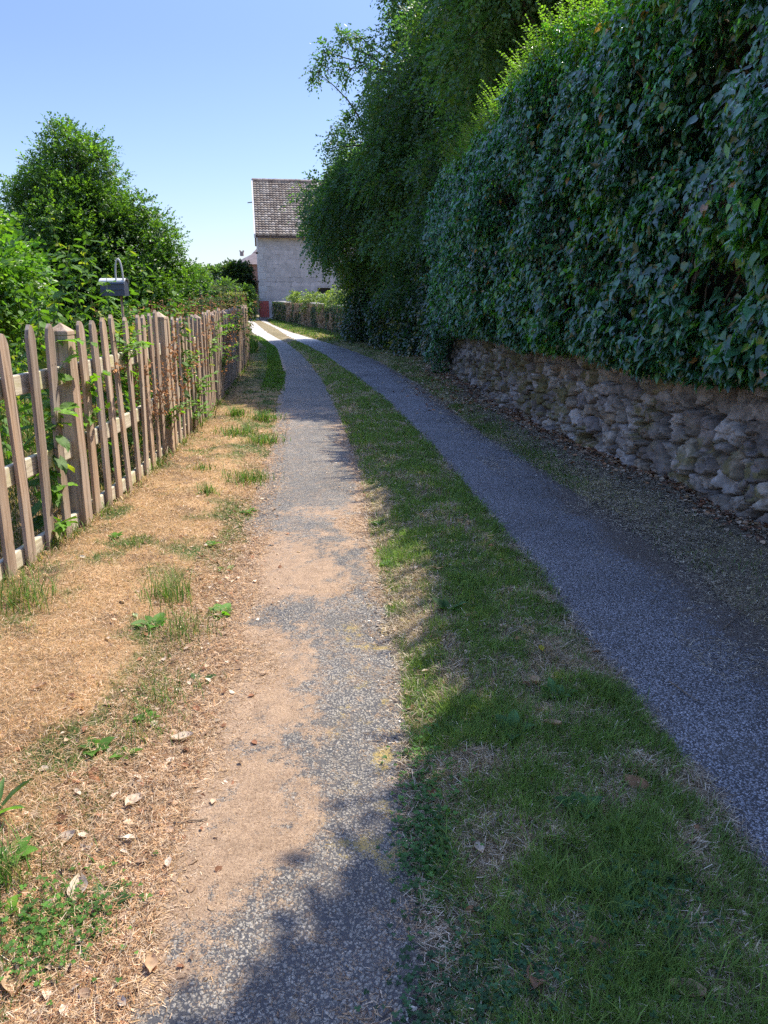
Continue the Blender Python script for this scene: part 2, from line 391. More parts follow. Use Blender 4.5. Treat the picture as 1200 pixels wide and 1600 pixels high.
# ------------------------------------------------------------------ ground sheet
def axis(segs):
    out = []
    for a, b, s in segs: out += list(np.arange(a, b, s))
    return np.array(out)
xs = np.concatenate([-np.geomspace(1200, 9.2, 26), axis([(-9, -3, 0.2), (-3, 3.2, 0.04), (3.2, 9, 0.2)]), np.geomspace(9.2, 1200, 26)])
ys = np.concatenate([-np.geomspace(800, 3.2, 12), axis([(-3, 0.8, 0.15), (0.8, 8, 0.04), (8, 20, 0.1), (20, 56, 0.4)]), np.geomspace(56.5, 2400, 34)])
XX, YY = np.meshgrid(xs, ys)
ZZ = gz(XX, YY)
nx, ny = len(xs), len(ys)
idx = np.arange(nx * ny).reshape(ny, nx)
Fg = np.stack([idx[:-1, :-1], idx[:-1, 1:], idx[1:, 1:], idx[1:, :-1]], -1).reshape(-1, 4)
def green_amount(x, y):
    """how green the turf is at a point, 0 dry .. 1 lush"""
    ll, lr, rl, rr, wx = LL(y), LR(y), RL(y), RR(y), WX(y)
    n = fbm(x * 2.2, y * 1.6, 21, 4); n2 = fbm(x * 7, y * 6, 31, 3)
    m = (x > lr - 0.05) & (x < rl + 0.05)
    u = (x - lr) / np.maximum(rl - lr, 0.2)
    gm = np.clip(0.37 + 1.0 * (n - 0.5) + 2.4 * (n2 - 0.5) + 0.40 * sstep(0.0, 0.4, u) - 0.06, 0, 1)
    gm = gm * (0.62 + 0.38 * sstep(1.5, 2.6, y)) * (1 - 0.8 * sstep(25, 29, y)) * (1 - 0.25 * sstep(9, 14, y)) 
    d = ll - x
    gl = np.clip(2.6 * (n - 0.53) + 2.8 * (n2 - 0.53) + 0.42 * np.exp(-((d - 0.18) / 0.22) ** 2), 0, 1)
    gl = np.clip(gl + 0.7 * sstep(11, 15, y) * np.exp(-((d - 0.3) / 0.5) ** 2) + 0.2 * sstep(8, 11, y), 0, 1)
    gr = np.clip(1.6 * (n - 0.5) + 0.5 * sstep(5.0, 7.5, y), 0, 0.66)
    return np.where(m, gm, np.where(x < ll + 0.1, gl, gr))
def soilcol(x, y):
    g = green_amount(x, y)[..., None]
    ll, lr, rl, rr, wx = LL(y), LR(y), RL(y), RR(y), WX(y)
    n = fbm(x * 3, y * 3, 77, 4)[..., None]
    dry = np.array([0.36, 0.235, 0.125]) * (0.7 + 0.6 * n)
    drym = np.array([0.26, 0.20, 0.125]) * (0.6 + 0.8 * n)
    grn = np.array([0.085, 0.115, 0.042]) * (0.7 + 0.6 * n)
    left = (x < ll + 0.15)[..., None]
    c = np.where(left, dry, drym)
    c = c * (1 - g) + grn * g
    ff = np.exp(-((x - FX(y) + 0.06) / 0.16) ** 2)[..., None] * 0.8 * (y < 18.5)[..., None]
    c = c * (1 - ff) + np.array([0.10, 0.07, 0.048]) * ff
    bare = sstep(0.60, 0.74, fbm(x * 5 + 2, y * 5, 87, 4))[..., None] * 0.7
    c = c * (1 - bare) + np.array([0.13, 0.09, 0.065]) * bare
    soil = np.array([0.185, 0.150, 0.105]) * (0.6 + 0.8 * n)
    rs = (sstep(0.0, 0.15, x - rr) * (1 - 0.85 * sstep(5.5, 8, y) * (1 - sstep(-0.75, -0.45, x - wx))))[..., None]
    c = c * (1 - rs) + soil * rs
    far = sstep(30, 34, y)[..., None] * (1 - sstep(80, 200, y)[..., None])
    c = c * (1 - far * 0.6) + np.array([0.30, 0.24, 0.15]) * far * 0.6
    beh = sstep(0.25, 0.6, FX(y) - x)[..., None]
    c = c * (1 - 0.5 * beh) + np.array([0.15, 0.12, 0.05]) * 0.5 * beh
    fd = sstep(120, 300, np.hypot(x, y))[..., None]
    return c * (1 - fd) + np.array([0.10, 0.13, 0.05]) * fd
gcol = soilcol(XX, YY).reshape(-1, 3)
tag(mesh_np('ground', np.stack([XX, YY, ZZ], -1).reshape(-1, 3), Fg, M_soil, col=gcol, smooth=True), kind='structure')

# ------------------------------------------------------------------ the two tarmac tracks
def needles_w(x, y):
    """weight of dry orange litter on the sunny track"""
    ll, lr = LL(y), LR(y); u = (x - ll) / (lr - ll)
    n = fbm(x * 1.7, y * 1.1, 41, 4); n2 = fbm(x * 9, y * 5, 43, 3)
    near = 1 - sstep(3.9, 5.2, y)
    edge = 0.60 - 0.40 * (1 - sstep(1.4, 1.75, y)) + 0.10 * np.sin(y * 3.1 + 0.6)
    w = near * (1 - sstep(edge - 0.30, edge + 0.24, u + 0.75 * (n - 0.5) + 0.55 * (n2 - 0.5))) * 0.80
    bare = np.exp(-((y - 3.45) / 0.22) ** 2) * sstep(0.0, 0.3, u)              # a band swept bare
    bare = np.maximum(bare, np.exp(-((y - 2.35) / 0.16) ** 2) * sstep(0.1, 0.35, u + 0.4 * (n2 - 0.5)) * 0.6)
    w = w * (1 - 0.8 * bare)
    band = sstep(0.36, 0.60, fbm(x * 1.2 + 5, y * 1.0, 47, 4)) * 0.74 * sstep(3.8, 4.6, y) * (1 - sstep(9.5, 13, y))
    rim = sstep(0.80, 1.02, u + 0.2 * (n2 - 0.5)) * 0.55 * sstep(3.2, 4.2, y) * (1 - sstep(9.0, 11.0, y))
    w = np.maximum(w, np.maximum(band, rim)) + 0.10 + 0.16 * (1 - sstep(8.5, 11, y)) * (1 - bare * 0.5)  # near base dust also paints in the warm sunlit tone
    w = np.maximum(w, 0.62 * (1 - sstep(0.0, 0.14, u + 0.15 * (n - 0.5)))) - 0.34 * sstep(0.50, 0.70, fbm(x * 16, y * 11, 49, 4))
    return np.clip(w, 0, 1)
def track(name, A, B, y1, left):
    vv = np.concatenate([axis([(-3, 0.9, 0.1), (0.9, 9, 0.025), (9, 20, 0.06)]), np.arange(20, y1, 0.3)])
    uu = np.linspace(0, 1, 49)
    U, V = np.meshgrid(uu, vv)
    a, b = A(V) , B(V)
    j = (fbm(V * 4, V * 0 + 3, 51 if left else 57, 4) - 0.5) * 0.12; j2 = (fbm(V * 4, V * 0 + 9, 61, 4) - 0.5) * 0.12
    a = a + j - 0.03; b = b + j2 + 0.03 + (0 if left else 0.25 * (1 - sstep(7, 9, V)))
    X = a + (b - a) * U
    Z = 0.004 + 0.012 * np.sin(np.pi * np.clip(U, 0, 1)) + (fbm(X * 2, V * 2, 63, 3) - 0.5) * 0.012
    Z = np.maximum(Z, -0.001)
    if left:
        wn = needles_w(X, V)
        yl = sstep(0.45, 0.70, fbm(X * 13, V * 11, 71, 4)) * sstep(0.55, 0.9, U) * 0.62 * (1 - sstep(3.2, 4.2, V)) * sstep(1.6, 1.8, V)
        dk = 0.25 * (1 - sstep(0.0, 0.08, U)) + 0.55 * sstep(0.93, 1.0, U) * (1 - sstep(3, 9, V))
    else:
        wn = 0.16 * sstep(0.3, 0.9, U) + 0.0 * X
        yl = 0 * X
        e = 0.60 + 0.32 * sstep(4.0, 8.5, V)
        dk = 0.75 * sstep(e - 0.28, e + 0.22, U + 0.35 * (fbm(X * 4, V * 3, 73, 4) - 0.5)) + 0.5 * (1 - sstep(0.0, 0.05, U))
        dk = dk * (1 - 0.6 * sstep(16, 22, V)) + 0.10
    wn = np.maximum(wn, 0.75 * sstep(25, 28, V)); dk = dk * (1 - 0.9 * sstep(24, 28, V))  # paints the sunlit far stretch pale and fades its dark debris
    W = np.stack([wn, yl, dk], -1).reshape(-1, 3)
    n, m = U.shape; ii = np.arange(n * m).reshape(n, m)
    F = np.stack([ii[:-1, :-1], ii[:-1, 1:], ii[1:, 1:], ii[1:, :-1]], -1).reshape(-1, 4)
    return tag(mesh_np(name, np.stack([X, V, Z], -1).reshape(-1, 3), F, M_sunlit_dusty if left else M_asph, attr2=W, smooth=True), kind='structure')
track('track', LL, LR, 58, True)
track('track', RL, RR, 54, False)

# ------------------------------------------------------------------ turf, dry litter (stuff)
def pick(n, y0, y1, p=1.6):
    """depths with density falling as y^-p"""
    p = p + 1e-3 if abs(p - 1) < 1e-3 else p
    u = rng.random(n); q = 1 - p
    return (y0 ** q + u * (y1 ** q - y0 ** q)) ** (1 / q)
def grass(name, n, y0, y1, fa, fb, h0, h1, wid, green_bias=0.0, segs=2, p=1.6, lean=(0.2, 0.9), drycol=(0.40, 0.29, 0.15), grncol=(0.085, 0.175, 0.035), keep=None, label=None):
    y = pick(n, y0, y1, p); a, b = fa(y), fb(y); x = a + (b - a) * rng.random(n)
    g = np.clip(green_amount(x, y) + green_bias, 0, 1)
    k = rng.random(n) < 0.35 + 0.65 * fbm(x * 6, y * 6, 5, 2) * 1.5
    if keep is not None: k &= keep(x, y)
    k &= ~((y > 16) & (x > LL(y) - 0.03) & (x < LR(y) + 0.03)) & ~((y > 16) & (x > RL(y) - 0.03) & (x < RR(y) + 0.03))
    if h1 > 0.3: k &= x < LL(y) - 0.6
    x, y, g = x[k], y[k], g[k]; n = len(x)
    isg = rng.random(n) < g
    dist = np.hypot(x, y)
    tall = fbm(x * 1.9, y * 1.9, 15, 3)
    h = (h0 + (h1 - h0) * rng.random(n)) * np.where(isg, 0.55 + 1.1 * tall, 0.7)
    wdt = wid * (0.7 + 0.6 * rng.random(n)) * np.maximum(1, dist / 3.2)
    le = np.where(isg, lean[0] + (lean[1] - lean[0]) * rng.random(n), 0.6 + 0.7 * rng.random(n))
    az = rng.random(n) * 2 * np.pi
    pos = np.stack([x, y, gz(x, y) - 0.004], 1)
    V, F, kk = blades(pos, h, wdt, le, az, segs)
    br = (0.6 + 0.8 * rng.random(n))[:, None]
    yel = rng.random(n)[:, None] * 0.55
    G = np.array(grncol) * (1 - yel) + np.array([0.20, 0.22, 0.04]) * yel
    D = np.array(drycol) * (0.75 + 0.5 * rng.random((n, 1))) + rng.random((n, 1)) * np.array([0.04, 0.03, 0.02])
    c = np.where(isg[:, None], G, D) * br
    o = mesh_np(name, V, F, M_grass, col=np.repeat(c, kk, 0))
    return tag(o, label, 'grass', kind='stuff')
grass('grass', 300000, 1.1, 26, lambda y: LR(y) + 0.0, lambda y: RL(y) + 0.0, 0.018, 0.055, 0.0026, p=1.9, drycol=(0.46, 0.36, 0.22), grncol=(0.18, 0.30, 0.065), label='green and straw coloured turf between the two tracks')
grass('grass', 190000, 1.1, 24, lambda y: FX(y) - 0.5, lambda y: LL(y) + 0.02, 0.012, 0.04, 0.0022, p=1.9, lean=(0.4, 1.0), drycol=(0.49, 0.315, 0.16), label='scorched orange mown grass between fence and track')
grass('grass', 80000, 3.2, 30, lambda y: RR(y) + 0.05, lambda y: np.minimum(WX(y) - 0.35, RR(y) + 1.6), 0.015, 0.045, 0.0024, green_bias=0.05, p=1.4,
      keep=lambda x, y: rng.random(len(x)) < 0.22 + 0.78 * sstep(4.6, 6.8, y) * (1 - sstep(-0.7, -0.45, x - WX(y)) * (y < 17)), drycol=(0.50, 0.42, 0.24), label='thin trampled grass between the right track and wall')
grass('grass', 75000, 3.0, 32, lambda y: FX(y) - 5.5 - y * 0.12, lambda y: FX(y) - 0.25, 0.12, 0.42, 0.004, green_bias=0.3, segs=3, p=1.3, lean=(0.1, 0.6), drycol=(0.42, 0.28, 0.14), label='tall uncut grass in the garden behind the fence')
grass('grass', 6500, 2.4, 18, lambda y: FX(y) - 0.25, lambda y: FX(y) + 0.07, 0.03, 0.11, 0.0035, green_bias=0.18, segs=3, p=1.2, lean=(0.3, 1.0), drycol=(0.45, 0.33, 0.18), label='longer grass growing along the foot of the fence')
grass('grass', 14000, 27, 52, lambda y: RR(y) + 0.1, lambda y: WX(y) - 0.1, 0.04, 0.10, 0.004, p=1.1, drycol=(0.36, 0.28, 0.14), label='pale grass strip at the foot of the far low wall')
grass('grass', 6000, 12.5, 30, lambda y: LL(y) - 0.35, lambda y: LL(y) + 0.03, 0.02, 0.05, 0.004, green_bias=0.35, segs=3, p=1.0, lean=(0.2, 0.8), grncol=(0.10, 0.24, 0.03), label='bright green grass fringe on the left edge of the bend')

def litter(name, n, sampler, length, width, cols, label, lift=0.006, tilt=0.25, mat=None):
    x, y = sampler(n); n = len(x)
    az = rng.random(n) * 2 * np.pi; dist = np.maximum(1, np.hypot(x, y) / 3.0)
    Y = np.stack([np.cos(az), np.sin(az), tilt * (rng.random(n) * 2 - 0.8)], 1)
    Nn = np.stack([0.5 * (rng.random(n) - 0.5), 0.5 * (rng.random(n) - 0.5), np.ones(n)], 1)
    base = np.maximum(gz(x, y), 0.006)
    pos = np.stack([x, y, base + lift * rng.random(n) + 0.002], 1)
    L = length * (0.5 + rng.random(n)); Wd = width * (0.6 + 0.8 * rng.random(n)) * dist
    V, F, k = scatter(STRIP[0], STRIP[1], pos, Y, Nn, np.stack([Wd, L, L], 1))
    ci = rng.integers(0, len(cols), n); c = np.array(cols)[ci] * (0.6 + 0.8 * rng.random((n, 1)))
    return tag(mesh_np(name, V, F, mat or M_dry, col=np.repeat(c, k, 0)), label, 'litter', kind='stuff')
def s_track(n):
    y = pick(n, 1.1, 9, 1.9); x = LL(y) - 0.25 + (LR(y) - LL(y) + 0.3) * rng.random(n)
    k = rng.random(n) < needles_w(x, y) ** 1.5 * 1.2
    return x[k], y[k]
litter('dry_needles', 230000, s_track, 0.016, 0.0016, [(0.48, 0.33, 0.20), (0.36, 0.23, 0.13), (0.60, 0.46, 0.32), (0.20, 0.12, 0.075), (0.44, 0.28, 0.14)], 'dry orange plant litter drifted over the left track')
def s_grit(n):
    y = pick(n, 1.1, 10, 1.6); x = LL(y) - 0.1 + (LR(y) - LL(y) + 0.15) * rng.random(n); return x, y
litter('grit', 9000, s_grit, 0.010, 0.006, [(0.10, 0.08, 0.07), (0.60, 0.54, 0.46), (0.30, 0.20, 0.12), (0.06, 0.05, 0.045)], 'loose grit and crumbs scattered over the left track', lift=0.002, tilt=0.1)
def s_left(n):
    y = pick(n, 1.1, 10, 1.9); x = FX(y) + (LL(y) - FX(y) + 0.15) * rng.random(n); return x, y
litter('straw', 90000, s_left, 0.022, 0.0012, [(0.52, 0.34, 0.19), (0.44, 0.25, 0.12), (0.62, 0.47, 0.32), (0.28, 0.14, 0.07)], 'dead straw lying on the sunny left verge', lift=0.02, tilt=0.5)
def s_mid(n):
    y = pick(n, 1.1, 12, 1.9); x = LR(y) - 0.03 + (RL(y) - LR(y) + 0.06) * rng.random(n)
    k = rng.random(n) < 1.15 - green_amount(x, y); return x[k], y[k]
litter('straw', 80000, s_mid, 0.032, 0.0016, [(0.46, 0.37, 0.26), (0.34, 0.25, 0.16), (0.60, 0.51, 0.39), (0.15, 0.10, 0.06)], 'dead straw matted in the middle turf strip', lift=0.016, tilt=0.4)
def s_right(n):
    y = pick(n, 2.2, 14, 1.6); u = rng.random(n); x = RR(y) - 0.35 + (WX(y) - RR(y) + 0.3) * u
    k = rng.random(n) < 0.25 + 1.3 * sstep(0.42, 0.6, fbm(x * 3, y * 3, 91, 3)); return x[k], y[k]
litter('chaff', 160000, s_right, 0.02, 0.0020, [(0.48, 0.39, 0.28), (0.26, 0.20, 0.15), (0.62, 0.54, 0.40), (0.06, 0.05, 0.045)], 'pale chaff and bark crumbs on dark soil below the wall')

# coarser tufted blades standing out of the middle turf
def tuft_keep(x, y): return (fbm(x * 7, y * 7, 401, 3) > 0.58) & (rng.random(len(x)) < 0.9)
grass('grass', 15000, 1.1, 14, lambda y: LR(y) + 0.05, lambda y: RL(y) + 0.03, 0.035, 0.085, 0.0036, green_bias=0.35, segs=3, p=1.9, lean=(0.3, 1.2), grncol=(0.15, 0.25, 0.05), drycol=(0.50, 0.42, 0.26), keep=tuft_keep, label='longer tufted blades standing out of the middle turf')
# brown leaf litter along the foot of the stone wall
BLEAF = ([(0, 0, 0.05), (0.26, 0.2, 0.16), (0.30, 0.6, 0.20), (0, 1.0, 0.02), (-0.30, 0.6, 0.14), (-0.26, 0.2, 0.22), (0, 0.5, 0.0)],
         [(6, 0, 1), (6, 1, 2), (6, 2, 3), (6, 3, 4), (6, 4, 5), (6, 5, 0)])
def leaf_litter(n, xs_, ys_, size, label, cols):
    az = rng.random(n) * 2 * np.pi
    Y = np.stack([np.cos(az), np.sin(az), 0.5 * (rng.random(n) - 0.4)], 1)
    Nn = np.stack([1.2 * (rng.random(n) - 0.5), 1.2 * (rng.random(n) - 0.5), np.where(rng.random(n) < 0.3, -1, 1)], 1)
    pos = np.stack([xs_, ys_, np.maximum(gz(xs_, ys_), 0.008) + 0.012 * rng.random(n)], 1)
    s = size * (0.5 + 0.9 * rng.random(n))
    V, F, k = scatter(BLEAF[0], BLEAF[1], pos, Y, Nn, s)
    c = np.array(cols)[rng.integers(0, len(cols), n)] * (0.6 + 0.8 * rng.random((n, 1)))
    return tag(mesh_np('fallen_leaves', V, F, M_dry, col=np.repeat(c, k, 0)), label, 'leaves', kind='stuff')
BR = [(0.50, 0.35, 0.23), (0.30, 0.13, 0.07), (0.64, 0.50, 0.36), (0.40, 0.21, 0.11), (0.16, 0.09, 0.06)]
n = 5200; y_ = 2.5 + 7.5 * rng.random(n) ** 0.85; x_ = WX(y_) + 0.05 - np.abs(rng.normal(0, 0.15, n)) - 0.04 * rng.random(n)
leaf_litter(n, x_, y_, 0.042, 'brown curled leaves heaped along the foot of the stone wall', BR)
n = 3500; y_ = 10 + 14 * rng.random(n); x_ = WX(y_) - 0.05 - np.abs(rng.normal(0, 0.45, n))
leaf_litter(n, x_, y_, 0.05, 'scattered brown leaves on the shady bank below the big trees', BR)
n = 900; y_ = pick(n, 1.1, 6, 1.5); x_ = LL(y_) - 0.10 + rng.normal(0, 0.18, n)
leaf_litter(n, x_, y_, 0.026, 'pale dead leaf scraps along the left edge of the sunny track', [(0.46, 0.32, 0.21), (0.30, 0.14, 0.075), (0.54, 0.43, 0.32), (0.24, 0.155, 0.10)])
n = 420; y_ = pick(n, 1.2, 9, 1.6); x_ = LR(y_) + (RL(y_) - LR(y_)) * rng.random(n)
leaf_litter(n, x_, y_, 0.03, 'small dead leaf scraps in the middle turf strip', BR)

# ------------------------------------------------------------------ stone wall
def stone_wall():
    y0, y1, top = -1.0, 15.4, 2.3
    ss = np.concatenate([axis([(y0, 3.4, 0.06), (3.4, 9, 0.012), (9, y1, 0.022)])])
    hh = np.concatenate([np.arange(-0.08, 1.15, 0.013), np.arange(1.15, top + 0.01, 0.08)])
    S, Hh = np.meshgrid(ss, hh)
    # irregular stones: jittered courses, larger blocks towards the camera
    sites = []
    yy = y0
    rr = random.Random(3)
    h = -0.1
    row = 0
    while h < top + 0.2:
        rh = rr.uniform(0.09, 0.17); s = y0 - 0.2
        while s < y1 + 0.3:
            big = 0.9 + 0.5 * max(0, min(1, (6.6 - s) / 1.6)) 
            wdt = rr.uniform(0.10, 0.30) * big
            if rr.random() < 0.12 * big: pass
            sites.append((s + wdt / 2, h + rh / 2 + rr.uniform(-0.07, 0.07), rr.uniform(0.7, 1.35), rr.uniform(-0.6, 0.6)))
            s += wdt
        h += rh * 0.95; row += 1
    # drop some sites near the camera end so the blocks there are boulders
    sites = [q for q in sites if not (q[0] < 6.4 and q[1] < 0.75 and rr.random() < 0.3)]
    sites = np.array(sites)
    P = np.stack([S.ravel() + (fbm(S * 8, Hh * 8, 101, 4).ravel() - 0.5) * 0.11, Hh.ravel() + (fbm(S * 8, Hh * 8, 103, 4).ravel() - 0.5) * 0.10], 1)
    F1 = np.full(len(P), 9.0); F2 = np.full(len(P), 9.0); I1 = np.zeros(len(P), int)
    for i, (sx, sh, wg, an) in enumerate(sites):
        k = np.nonzero((np.abs(P[:, 0] - sx) < 0.8) & (np.abs(P[:, 1] - sh) < 0.6))[0]
        if not len(k): continue
        qa = np.abs((P[k, 0] - sx) * math.cos(an) + (P[k, 1] - sh) * math.sin(an)) * 0.78; qb = np.abs((P[k, 1] - sh) * math.cos(an) - (P[k, 0] - sx) * math.sin(an)) * 1.12
        d = (qa ** 3.2 + qb ** 3.2) ** (1 / 3.2) / wg
        a = d < F1[k]; ka = k[a]
        F2[ka] = F1[ka]; F1[ka] = d[a]; I1[ka] = i
        kb = k[~a]; F2[kb] = np.minimum(F2[kb], d[~a])
    e = (F2 - F1); joint = 1 - sstep(0.003, 0.020, e)
    rs = np.random.default_rng(8)
    off = rs.uniform(-0.02, 0.045, len(sites))[I1]; til = rs.uniform(-0.22, 0.22, (len(sites), 2))
    s_, h_ = P[:, 0], P[:, 1]
    lx = s_ - sites[I1, 0]; lh = h_ - sites[I1, 1]
    rough = (fbm(s_ * 9, h_ * 9, 111, 5) - 0.5) * 0.07 + (fbm(s_ * 34, h_ * 34, 113, 3) - 0.5) * 0.022
    ridge = np.abs(fbm(s_ * 14, h_ * 14, 117, 3) - 0.5) * 0.05
    cr = np.abs(fbm(s_ * 7 + 3, h_ * 9, 131, 4) - 0.5); crack = np.exp(-(cr / 0.018) ** 2)
    def facets(cell, seed):
        gx = s_ / cell; gy = h_ / cell; best = np.full(len(s_), 9.0); bx = np.zeros(len(s_)); by = bx.copy(); ta = bx.copy(); tb = bx.copy(); to = bx.copy()
        for ox in (-1, 0, 1):
            for oy in (-1, 0, 1):
                cx_ = np.floor(gx) + ox; cy_ = np.floor(gy) + oy
                px_ = cx_ + hash2(cx_, cy_, seed); py_ = cy_ + hash2(cx_, cy_, seed + 1)
                dd = np.hypot(gx - px_, gy - py_); a = dd < best
                best = np.where(a, dd, best); bx = np.where(a, gx - px_, bx); by = np.where(a, gy - py_, by)
                ta = np.where(a, hash2(cx_, cy_, seed + 2) - .5, ta); tb = np.where(a, hash2(cx_, cy_, seed + 3) - .5, tb); to = np.where(a, hash2(cx_, cy_, seed + 4) - .5, to)
        return (bx * ta + by * tb) * cell * 1.3 + to * cell * 0.22, to
    fc1, tn1 = facets(0.085, 501); fc2, tn2 = facets(0.034, 511)
    steps = np.floor(fbm(s_ * 5, h_ * 6, 133, 3) * 9) / 9 * 0.10
    disp = (off * 1.3 + til[I1, 0] * lx * 1.6 + til[I1, 1] * lh * 1.6 + 0.016 * np.sqrt(np.clip(e, 0, 0.03) / 0.03)) * (1 - joint) + rough * 0.30 - ridge * 0.9 + fc1 * 0.8 + fc2 * 0.6 - 0.11 * joint * sstep(0.2, 0.5, fbm(s_ * 4, h_ * 4, 137, 3)) - 0.012 * crack + steps * 0.7 - 0.035
    bat = 0.10 * (1 - h_ / 1.0)                                  # the foot stands forward
    X = WX(S.ravel()) - disp - np.maximum(bat, -0.02) + 0.02
    Y = S.ravel() + (fbm(s_ * 9, h_ * 9, 119, 3) - 0.5) * 0.01
    Z = Hh.ravel() + 0.0
    base = np.array([(0.36, 0.315, 0.285), (0.26, 0.22, 0.20), (0.44, 0.395, 0.36), (0.33, 0.26, 0.19), (0.38, 0.325, 0.27), (0.23, 0.195, 0.17)])[rs.integers(0, 6, len(sites))][I1]
    nz = fbm(s_ * 12, h_ * 12, 121, 5)[:, None]
    c = base * 0.98 * (0.60 + 0.85 * nz) * (1 - 0.5 * crack[:, None]) * (1 + 0.35 * tn1[:, None] + 0.25 * tn2[:, None])
    dirt = fbm(s_ * 3 + 3, h_ * 3, 123, 4)[:, None]
    c = c * (1 - 0.5 * sstep(0.5, 0.7, dirt)) + np.array([0.14, 0.11, 0.085]) * 0.5 * sstep(0.5, 0.7, dirt)
    moss = (sstep(0.48, 0.60, fbm(s_ * 1.7, h_ * 2.6, 125, 4)) * sstep(0.38, 0.55, fbm(s_ * 16, h_ * 16, 127, 3)))[:, None]
    c = c * (1 - 0.8 * moss) + np.array([0.17, 0.145, 0.045]) * 0.8 * moss
    c = c * (1 - joint[:, None] * 0.8) + np.array([0.06, 0.048, 0.04]) * joint[:, None] * 0.8
    n, m = S.shape; ii = np.arange(n * m).reshape(n, m)
    F = np.stack([ii[:-1, :-1], ii[1:, :-1], ii[1:, 1:], ii[:-1, 1:]], -1).reshape(-1, 4)
    root = empty('stone_wall', (float(WX(8)), 8, 0), 'rough grey rubble stone wall with patches of moss under the hanging ivy', 'wall')
    V = np.stack([X, Y, Z], 1) - np.array([float(WX(8)), 8, 0])
    m_ = simple('rubble stone', None, 0.92, True, 26, 0.30, 0.7, 0.015)
    mesh_np('stone_face', V, F, m_, root, col=c, smooth=False)
    b = MB()                                                     # body of the wall behind the face
    pts = np.linspace(y0, y1, 24)
    for a, bb in zip(pts[:-1], pts[1:]):
        xa, xb = float(WX(a)) + 0.12, float(WX(bb)) + 0.12
        v = [(xa, a, -0.2), (xb, bb, -0.2), (xb + 0.4, bb, -0.2), (xa + 0.4, a, -0.2), (xa, a, top), (xb, bb, top), (xb + 0.4, bb, top), (xa + 0.4, a, top)]
        b.add([Vector(p) - Vector((float(WX(8)), 8, 0)) for p in v], [(0, 4, 5, 1), (2, 6, 7, 3), (4, 7, 6, 5)], (0.13, 0.11, 0.09))
    xa = float(WX(y1))
    b.add([Vector(p) - Vector((float(WX(8)), 8, 0)) for p in [(xa - 0.05, y1, -0.2), (xa + 0.52, y1, -0.2), (xa + 0.52, y1, top), (xa - 0.05, y1, top)]], [(0, 1, 2, 3)], (0.2, 0.18, 0.16))
    b.build('wall_core', m_, root)
stone_wall()

